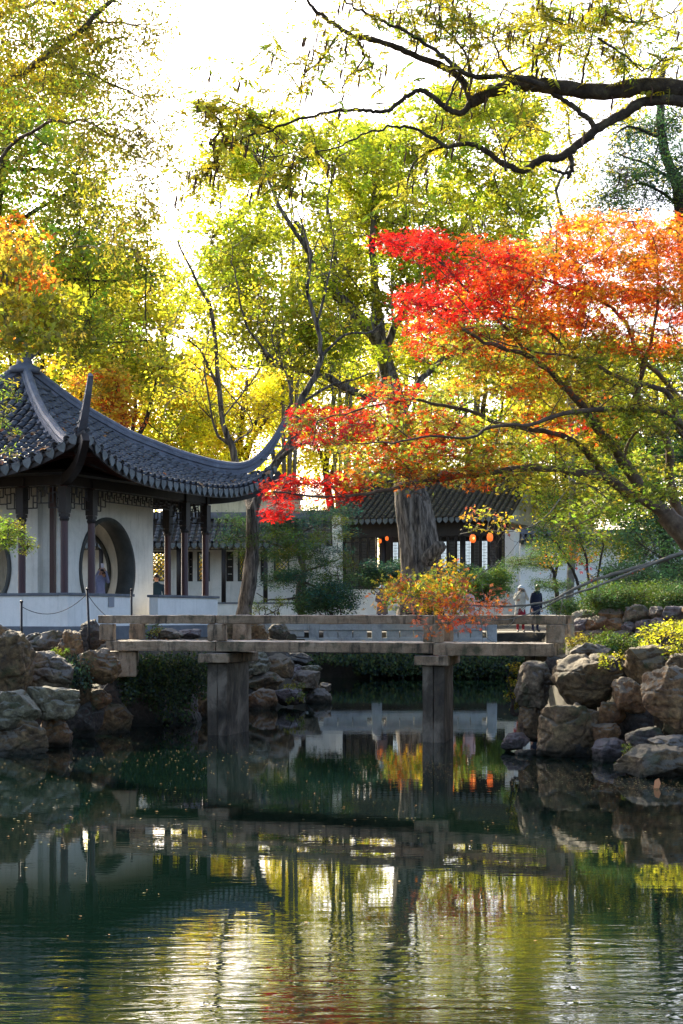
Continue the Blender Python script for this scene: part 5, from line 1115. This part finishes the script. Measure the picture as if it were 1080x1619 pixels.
o3 = O_([(860, 135), (805, 120), (770, 121), (740, 118), (710, 97), (680, 75), (650, 55), (615, 37), (585, 22), (555, 10), (530, -20)], .06*.56, .02*.56, -.3)
o4 = O_([(1260, 190), (1150, 170), (1080, 160), (1045, 157), (1012, 163), (985, 180), (962, 192), (940, 207), (915, 228), (890, 246), (875, 250), (860, 250), (845, 258), (825, 270), (805, 263), (790, 255), (770, 240), (755, 230), (730, 228), (705, 232), (692, 222), (680, 215), (650, 202), (620, 200), (580, 210), (540, 230), (500, 240)], .13*.56, .012*.60)
o5 = O_([(942, 206), (932, 190), (915, 175), (898, 163), (880, 152), (865, 140)], .06*.56, .05*.60)
o6 = O_([(900, 243), (904, 255), (904, 268), (899, 283)], .06*.56, .04*.60); o7 = O_([(902, 272), (888, 273), (872, 267)], .04*.56, .025*.60)
tw = [O_(p, .018, .004, RNG.uniform(-.3, .3), 5) for p in ([(810, 122), (790, 90), (780, 60), (790, 30), (805, -10)], [(848, 130), (850, 80), (860, 40), (855, -10)], [(920, 135), (925, 100), (935, 60), (950, 20), (955, -10)], [(655, 88), (660, 60), (650, 20), (640, -10)],
     [(745, 118), (735, 80), (700, 40), (690, -10)], [(800, 118), (840, 95), (870, 60), (900, 30)], [(560, 57), (575, 90), (545, 130), (540, 165)], [(332, 229), (350, 200), (335, 180), (320, 160)], [(335, 228), (345, 245), (320, 280), (305, 305)], [(430, 205), (400, 190), (380, 170)], [(535, 55), (510, 90), (480, 120), (470, 155)],
     [(500, 240), (470, 260), (450, 300)], [(705, 170), (720, 130), (740, 90), (745, 40)], [(955, 20), (1000, 35), (1040, 30), (1075, 15)], [(800, 270), (800, 230), (830, 200)], [(945, 60), (990, 90), (1020, 110), (1060, 80)], [(700, 232), (660, 250), (640, 300)])]
for q in [o1, o2, o3, o4[10:], main]+tw: t.twigs(q, 6, .9, .008, .35, 2)
for q in tw: t.twigs(q, 5, .6, .006, .1, 2)
# feathery compound leaves
cand = np.concatenate(t.pts[9:]); pv_, pq, pc, n0 = [], [], [], 0
pxs = 540+cand[:, 0]*F/cand[:, 1]; pys = YH-(cand[:, 2]-H)*F/cand[:, 1]; ok = (pxs > 230) & (pxs < 1110) & (pys > -40) & (pys < 330)
cand = cand[ok]; pxs, pys = pxs[ok], pys[ok]
wt = np.where(pys < 130, 1.0, .55)*np.where(pxs < 460, 2.2, 1); wt /= wt.sum()
pick = RNG.choice(len(cand), 1250, p=wt)
for i in pick:
    p = cand[i]+RNG.normal(0, .04, 3); d = unit(RNG.normal(0, 1, 3)*np.array([1, .8, .4])+np.array([0, 0, -.25])); L0 = RNG.uniform(.16, .30); nl = RNG.integers(6, 10)
    ax = [p+d*L0*j/nl+np.array([0, 0, -.12*L0*(j/nl)**2]) for j in range(nl+1)]; t.tube(np.array([ax[0], ax[nl//2], ax[-1]]), [.003, .002, .0015], 3, False)
    s = unit(np.cross(d, [0, 0, 1])+RNG.normal(0, .2, 3)); PP = []; DD = []
    for j in range(1, nl+1):
        for sg in (-1, 1): PP.append(ax[j]); DD.append(unit(s*sg*.9+d*.55+np.array([0, 0, -.25])))
    PP = np.array(PP); DD = np.array(DD); L = RNG.uniform(.065, .095)*RNG.uniform(.8, 1.1, len(PP)); col = 1.15*[LIME*.9, OLV*1.2, LIME, OLV, YEL*.9, GRN*.9][RNG.integers(6)]*(1+RNG.normal(0, .15))
    v, q, m_ = leaves_np(PP, DD, np.tile([0, -.4, .8], (len(PP), 1))+RNG.normal(0, .5, (len(PP), 3)), L, L*.34); t.lv.append(v); t.lq.append(q+t.nl); t.nl += len(v); t.lc.append(np.clip(np.tile(col, (len(PP), 1)), .004, .85))
# strings of brown seeds
SV, SQ, sn = [], [], 0
for i in RNG.choice(len(cand), 260, p=wt):
    p = cand[i]+RNG.normal(0, .03, 3); L0 = RNG.uniform(.10, .24); k = 6; P = np.array([p+np.array([.01*math.sin(j), 0, -L0*j/k]) for j in range(k+1)]); v, q = tube_np(P, np.array([.003, .009, .014, .011, .015, .010, .004])*RNG.uniform(.7, 1.1), 5); SV.append(v); SQ.append(q+sn); sn += len(v)
link('seed_strings', mesh_np('seed_strings', np.concatenate(SV), np.concatenate(SQ), plain('brown_seed', (.09, .04, .022), .8), True), t.e, kind='stuff')
t.done()
# ---------------------------------------------------------------- loose leaves
def litter(name, label, P, Nn, size, pal, jitn=.3, lobes=1):
    n = len(P); D = unit(np.cross(Nn, RNG.normal(0, 1, (n, 3)))); L = size*RNG.uniform(.5, 1.3, n); v, q, m_ = leaves_np(P, D, Nn+RNG.normal(0, jitn, (n, 3)), L, L*.6, lobes)
    c = np.array([pal[RNG.integers(len(pal))] for _ in range(n)])*(1+RNG.normal(0, .15, (n, 1))); tag(link(name, mesh_np(name, v, q, M['leaf_tough'], False, np.clip(np.repeat(c, m_, 0), .004, .9))), label, 'leaves', None, 'stuff')
P = []; Nn = []
for _ in range(270):
    k = 0 if RNG.uniform() < .28 else 1; o_, l_ = faces[k]; r = RNG.uniform(1.2, 4.95); tt = RNG.uniform(-1, 1)*(r-.3)
    if k == 1: r = RNG.uniform(2.0, 4.95); tt = RNG.uniform(-1, 1)*(r-.3)
    z = roof_z(tt, r); P.append(PC+o_*r+l_*tt+np.array([0, 0, z+.10])); Nn.append(o_*.5+np.array([0, 0, 1]))
litter('roof_leaves', 'fallen orange and tan leaves scattered on the pavilion roof tiles', np.array(P), np.array(Nn), .19, [np.array([.50, .17, .06]), np.array([.42, .24, .13]), np.array([.35, .22, .12]), np.array([.6, .25, .06])], .25, 3)
n = 2600; yy = 1100+(RNG.uniform(0, 1, n)**1.5)*420; xx = RNG.uniform(-20, 1100, n); Yw = H*F/(yy-YH); 
band = RNG.uniform(0, 1, n) < .42; xb = RNG.uniform(560, 1100, n); yb = 1205+(xb-560)*.085+RNG.normal(0, 9, n); 
yy = np.where(band, yb, yy); xx = np.where(band, xb, xx); b2 = (RNG.uniform(0, 1, n) < .1) & ~band; yy = np.where(b2, 1198+RNG.normal(0, 12, n), yy); xx = np.where(b2, RNG.uniform(60, 520, n), xx)
Yw = H*F/(yy-YH); Xw = (xx-540)/F*Yw; ok = (pond_dist(Xw, Yw) < -.05) & ((yy < 1340) | (RNG.uniform(0, 1, n) < .12))
P = np.stack([Xw, Yw, np.full(n, .008)], 1)[ok]; litter('floating_leaves', 'tiny tan and yellow leaves drifting on the dark pond', P, np.tile([0, 0, 1.], (len(P), 1)), .03, [np.array([.33, .22, .10]), np.array([.34, .27, .12]), np.array([.28, .15, .06]), np.array([.2, .2, .08])], .03)
P = []
for _ in range(500):
    i = RNG.integers(3); u, v = RNG.uniform(0, 1, 2); p = lerp(lerp(fpts[i], fpts[i+1], u), lerp(bpts[i], bpts[i+1], u), .1+.8*v); P.append((p[0], p[1], ZD+.012))
litter('deck_leaves', 'scattered dry leaves lying on the bridge deck', np.array(P)[:60], np.tile([0, 0, 1.], (60, 1)), .06, [np.array([.4, .2, .08]), np.array([.45, .33, .16])], .15)
q = at(1040, 1238, 18.6/KD); litter('standing_leaf', 'single orange leaf standing upright in the water at the lower right', np.array([[q[0], 18.6, .0]]), np.array([[0, -1., .2]]), .01, [ORG], 0)
bpy.data.objects.remove(bpy.data.objects['standing_leaf'])
lm = MB(); lm.add([(q[0]-.045, 18.62, .004), (q[0]+.02, 18.62, .004), (q[0]+.05, 18.66, .06), (q[0]+.03, 18.68, .12), (q[0]-.02, 18.66, .10)], [(0, 1, 2, 3, 4)])
so = lm.build('curled_leaf', plain('orange_leaf', (.55, .22, .08), .7)); sm = so.modifiers.new('s', 'SOLIDIFY'); sm.thickness = .004; tag(so, 'single curled orange leaf standing upright in the water at the lower right', 'leaf')
# ---------------------------------------------------------------- people
def skin(name, joints, edges, radii, mats, matfn, parent, sub=2, extra=None):
    """continuous figure grown from a joint skeleton"""
    me = bpy.data.meshes.new('rig'); me.from_pydata(joints, edges, []); o = bpy.data.objects.new('rig', me); C.objects.link(o)
    md = o.modifiers.new('s', 'SKIN'); sv = me.skin_vertices[0].data
    for i, r in enumerate(radii): sv[i].radius = r if isinstance(r, tuple) else (r, r)
    sv[0].use_root = True; md.use_smooth_shade = True; s2 = o.modifiers.new('u', 'SUBSURF'); s2.levels = s2.render_levels = sub
    bpy.context.view_layer.update(); dg = bpy.context.evaluated_depsgraph_get(); m2 = bpy.data.meshes.new_from_object(o.evaluated_get(dg)); bpy.data.objects.remove(o)
    m2.materials.clear()
    for m_ in mats: m2.materials.append(m_)
    m2.name = name
    for p in m2.polygons: p.material_index = matfn(np.array(p.center)); p.use_smooth = True
    return link(name, m2, parent, local=True)
SKIN = plain('skin', (.50, .28, .20), .6); HAIR = mottled('black_hair', [(.3, (.008, .007, .006)), (.7, (.025, .02, .018))], 30, 80, .5, .3, .004)
def cloth(name, c): return mottled(name, [(.3, tuple(x*.7 for x in c)), (.7, c)], 9, 60, .9, .5, .01)
def person(loc, rz, label, coat, legs_c, h=1.65, arms='camera', lean=0.0, hat=None, hair='short', long_coat=False, skirt=None, shoe=(.02, .02, .02)):
    e = empty('person', tuple(loc), rz, label, 'person')       # faces local -y
    k = h/1.65; coatm, legm, shoem = cloth('coat_cloth', coat), cloth('leg_cloth', legs_c), plain('shoe', shoe, .5)
    ly = -lean
    J = [(0, 0, .90), (0, ly*.4, 1.10), (0, ly*.85, 1.30), (0, ly*1.05, 1.40), (0, ly*1.2, 1.46), (0, ly*1.4-.015, 1.54), (0, ly*1.5-.012, 1.61)]
    R_ = [(.14, .11), (.135, .10), (.15, .10), (.07, .06), (.048, .048), (.075, .092), (.062, .075)]
    E_ = [(0, 1), (1, 2), (2, 3), (3, 4), (4, 5), (5, 6)]
    def chain(root, pts, rs):
        prev = root
        for p, r in zip(pts, rs): J.append(p); R_.append((r, r)); E_.append((prev, len(J)-1)); prev = len(J)-1
        return prev
    hands = []
    for s in (-1, 1):
        chain(0, [(s*.09, .0, .80), (s*.095, -.015, .48), (s*.10, .01, .10), (s*.105, -.06, .045), (s*.11, -.14, .035)], [.095, .062, .045, .045, .032])
        sh = (s*.17, ly*.9, 1.33)
        if arms == 'camera': pts = [sh, (s*.25, ly-.10, 1.13), (s*.10, ly*1.2-.27, 1.40), (s*.055, ly*1.3-.28, 1.47)]
        elif arms == 'raise': pts = [sh, (s*.22, ly-.12, 1.22), (s*.12, ly*1.2-.26, 1.52), (s*.06, ly*1.2-.28, 1.60)]
        elif arms == 'phone': pts = [sh, (s*.22, ly-.02, 1.08), (s*.10, ly-.26, 1.10), (s*.05, ly-.31, 1.14)]
        else: pts = [sh, (s*.22, ly*.6, 1.07), (s*.20, ly*.4-.06, .84), (s*.20, ly*.4-.08, .77)]
        chain(2, pts, [.062, .05, .034, .030]); hands.append((np.array(pts[-1]), unit(np.array(pts[-1])-np.array(pts[-2])), s))
    hz = np.array(J[5]); hp = [h_[0] for h_ in hands]
    def mf(c):
        if np.linalg.norm(c-hz) < .16 and c[2] > J[4][2]-.02: return 0
        if min(np.linalg.norm(c-q) for q in hp) < .06: return 0
        if c[2] < .075: return 3
        if c[2] < .86: return 2
        return 1
    body = skin('body', J, E_, R_, [SKIN, coatm, legm, shoem], mf, e)
    e.scale = (k, k, k)
    fm = MB()
    for hp_, d, s in hands:       # fingers and thumb curl round what is held
        side = unit(np.cross(d, [0, 0, 1.])+1e-6); dn = np.cross(side, d)
        for f in range(4):
            b0 = hp_+side*(f-1.5)*.018+d*.02; L0 = (.05, .06, .056, .044)[f]; fm.tube([b0, b0+d*L0*.5, b0+d*L0*.8-dn*.015, b0+d*L0*.7-dn*.035], [.009, .0085, .008, .006], 5)
        b0 = hp_-side*s*.03; fm.tube([b0, b0+d*.02-side*s*.02, b0+d*.045-side*s*.015], [.011, .01, .007], 5)
    o = fm.build('fingers', SKIN, None, True); o.parent = e
    hd = np.array(J[5]); f = MB()
    def kid(m_, name, mat, smooth=True): o = link(name, m_.mesh(name, mat, smooth), e, local=True); return o
    for s in (-1, 1): f.lathe((hd[0]+s*.032, hd[1]-.088, hd[2]+.018), [(.002, -.006), (.010, -.003), (.010, .003), (.002, .006)], 6)
    kid(f, 'eye', plain('eye_dark', (.02, .015, .012), .3))
    kid(MB().tube([hd+[0, -.085, .02], hd+[0, -.105, -.005], hd+[0, -.092, -.02]], [.008, .013, .008], 6), 'nose', SKIN)
    kid(MB().box(hd+np.array([0, -.088, -.045]), (.045, .01, .01)), 'mouth', plain('lips', (.35, .12, .10), .5))
    ea = MB()
    for s in (-1, 1): ea.lathe((hd[0]+s*.083, hd[1]+.005, hd[2]-.025), [(.006, 0), (.014, .015), (.015, .035), (.006, .05)], 6)
    kid(ea, 'ear', SKIN)
    def cap_mesh(z0, sc, n=14, fy=0.0, back=True):
        m = MB(); V = []; Fc = []; rows_ = 8
        for i in range(rows_+1):
            ph = math.pi/2*(1-i/rows_)
            for j in range(n):
                a = 2*math.pi*j/n; fr = max(0, -math.sin(a)); low = z0+(.075*fr if back else 0)
                V.append((hd[0]+sc*.092*math.cos(a)*math.cos(ph), hd[1]+.005+sc*.108*math.sin(a)*math.cos(ph)+fy, hd[2]+low+(.125-low)*math.sin(ph)*1.0))
        for i in range(rows_):
            for j in range(n): Fc.append((i*n+j, i*n+(j+1) % n, (i+1)*n+(j+1) % n, (i+1)*n+j))
        return m.add(V, [tuple(reversed(q)) for q in Fc])
    kid(cap_mesh(-.06 if hair == 'short' else -.09, 1.04), 'hair', HAIR)
    if hair == 'long': kid(MB().tube([hd+[0, .07, .05], hd+[0, .10, -.08], hd+[0, .11, -.25]], [.08, .085, .05], 10), 'long_hair', HAIR)
    if hat is not None:
        hm = cloth('hat_knit', hat); kid(cap_mesh(.01, 1.16, back=False), 'hat', hm)
        br_ = MB(); V, Q_ = tube_np(np.array([hd+np.array([.108*math.cos(a), .005+.122*math.sin(a), .025]) for a in np.linspace(0, 2*math.pi, 19)]), .022, 6); br_.add(V, Q_); kid(br_, 'hat_brim', hm)
    if long_coat:
        m = MB(); V = []; Fc = []; n = 16; pr = [(.62, .215, .15), (.80, .20, .14), (1.0, .175, .13), (1.15, .178, .13), (1.28, .188, .125), (1.37, .12, .10), (1.42, .075, .075)]
        for z, rx, ry in pr:
            for j in range(n): a = 2*math.pi*j/n; w_ = 1+.04*math.sin(5*a+z*3); V.append((rx*math.cos(a)*w_, ly*max(0, (z-.8)/.6)+ry*math.sin(a)*w_, z))
        for i in range(len(pr)-1):
            for j in range(n): Fc.append((i*n+j, i*n+(j+1) % n, (i+1)*n+(j+1) % n, (i+1)*n+j))
        kid(m.add(V, Fc), 'coat', coatm)
        cm_ = MB(); V, Q_ = tube_np(np.array([(.095*math.cos(a), ly*1.05+.08*math.sin(a), 1.41) for a in np.linspace(0, 2*math.pi, 15)]), .035, 6); kid(cm_.add(V, Q_), 'collar', coatm)
    if skirt is not None:
        m = MB(); V = []; Fc = []; n = 20; pr = [(.28, .27, .22), (.5, .23, .19), (.75, .18, .15), (.95, .15, .12)]
        for z, rx, ry in pr:
            for j in range(n): a = 2*math.pi*j/n; w_ = 1+.06*math.sin(6*a); V.append((rx*math.cos(a)*w_, ry*math.sin(a)*w_, z))
        for i in range(len(pr)-1):
            for j in range(n): Fc.append((i*n+j, i*n+(j+1) % n, (i+1)*n+(j+1) % n, (i+1)*n+j))
        kid(m.add(V, Fc), 'skirt', cloth('skirt_cloth', skirt))
    return e, hands, k
def held(e, hands, k, name, label, cat, size, mat, up=.0, lens=False):
    c = (hands[0][0]+hands[1][0])/2+np.array([0, -.01, up]); m = wmat(e)
    w_ = m@Vector(c.tolist()); g = MB().box((0, 0, 0), size)
    if not lens: o = g.build(name, mat, None, bev=.004); o.location = w_; o.rotation_euler = e.rotation_euler; tag(o, label, cat); return
    o = empty(name, tuple(w_), e.rotation_euler[2], label, cat); link('camera_body', g.mesh('camera_body', mat), o, True)
    l = MB(); l.tube([(0, -size[1]/2, 0), (0, -size[1]/2-.09, 0)], [.04, .043], 14); link('lens', l.mesh('lens', M['glass_dark'], True), o, True)
def gz_at(p): return float(ground_z(np.array([p[0]]), np.array([p[1]]))[0])
def ppos(px, Y): p = at(px, 0, Y); p[2] = gz_at(p); return p
# the man in dark blue behind the far part of the parapet
p = pv(7.5, 1.82, 1.46)
person(p, .1, 'short haired man in a dark blue jacket standing just beyond the pavilion beside its doorway', (.015, .045, .075), (.02, .02, .03), 1.74, 'down', .02)
q = at(158, 0, 41.9/KD); a = person((q[0], 41.9, ZF+.01), .35, 'woman in a pale lavender jacket raising a phone inside the moon gate', (.35, .36, .55), (.03, .03, .05), 1.50, 'raise', .05)
held(*a, 'phone', 'small pale phone held up by the woman inside the moon gate', 'phone', (.075, .012, .15), plain('phone_case', (.5, .48, .6), .3), .09)
q = at(173, 0, 43.2/KD); person((q[0], 43.2, ZF+.01), .0, 'person in a green and navy jacket half hidden behind the moon gate rim', (.02, .22, .17), (.02, .025, .05), 1.36, 'down', .05, None, 'long')
q = at(164, 0, 43.6/KD); person((q[0], 43.6, ZF+.01), .2, 'person in a light brown scarf behind the lavender jacketed woman', (.45, .30, .18), (.03, .03, .05), 1.50, 'down', .0, None, 'long')
zq = 1.485
q = ppos(604, 53.2/KD); a = person((q[0], 53.2, zq), .15, 'person in a pale blue knit hat standing beyond the bridge left of the trunk', (.16, .12, .12), (.015, .03, .09), 1.56, 'phone', .03, (.30, .48, .60), 'long', True)
q = ppos(711, 53/KD); person((q[0], 53, zq), -.1, 'person in a white quilted coat mostly hidden behind pink maple leaves', (.72, .68, .66), (.25, .22, .24), 1.45, 'down', .05, None, 'long', True)
q = ppos(741, 53.2/KD); person((q[0], 53.2, zq), .1, 'person in a pale pink coat half hidden behind the leaves beside the white coat', (.62, .48, .50), (.2, .18, .2), 1.45, 'down', .05, None, 'long', True)
q = ppos(823, 52.8/KD); a = person((q[0], 52.8, 1.47), .1, 'woman in a cream coat, white hat and red skirt aiming a camera across the pond', (.70, .68, .60), (.3, .02, .03), 1.56, 'camera', .06, (.72, .78, .80), 'long', True, (.30, .015, .03))
held(*a, 'photo_camera', 'black camera held to the face of the woman in the cream coat', 'camera', (.13, .07, .09), M['iron'], .0, True)
q = ppos(846, 53.1/KD); person((q[0], 53.1, 1.47), .5, 'man in a dark navy coat leaning towards the woman with the camera', (.012, .018, .045), (.015, .02, .05), 1.58, 'down', .10, None, 'short', True)
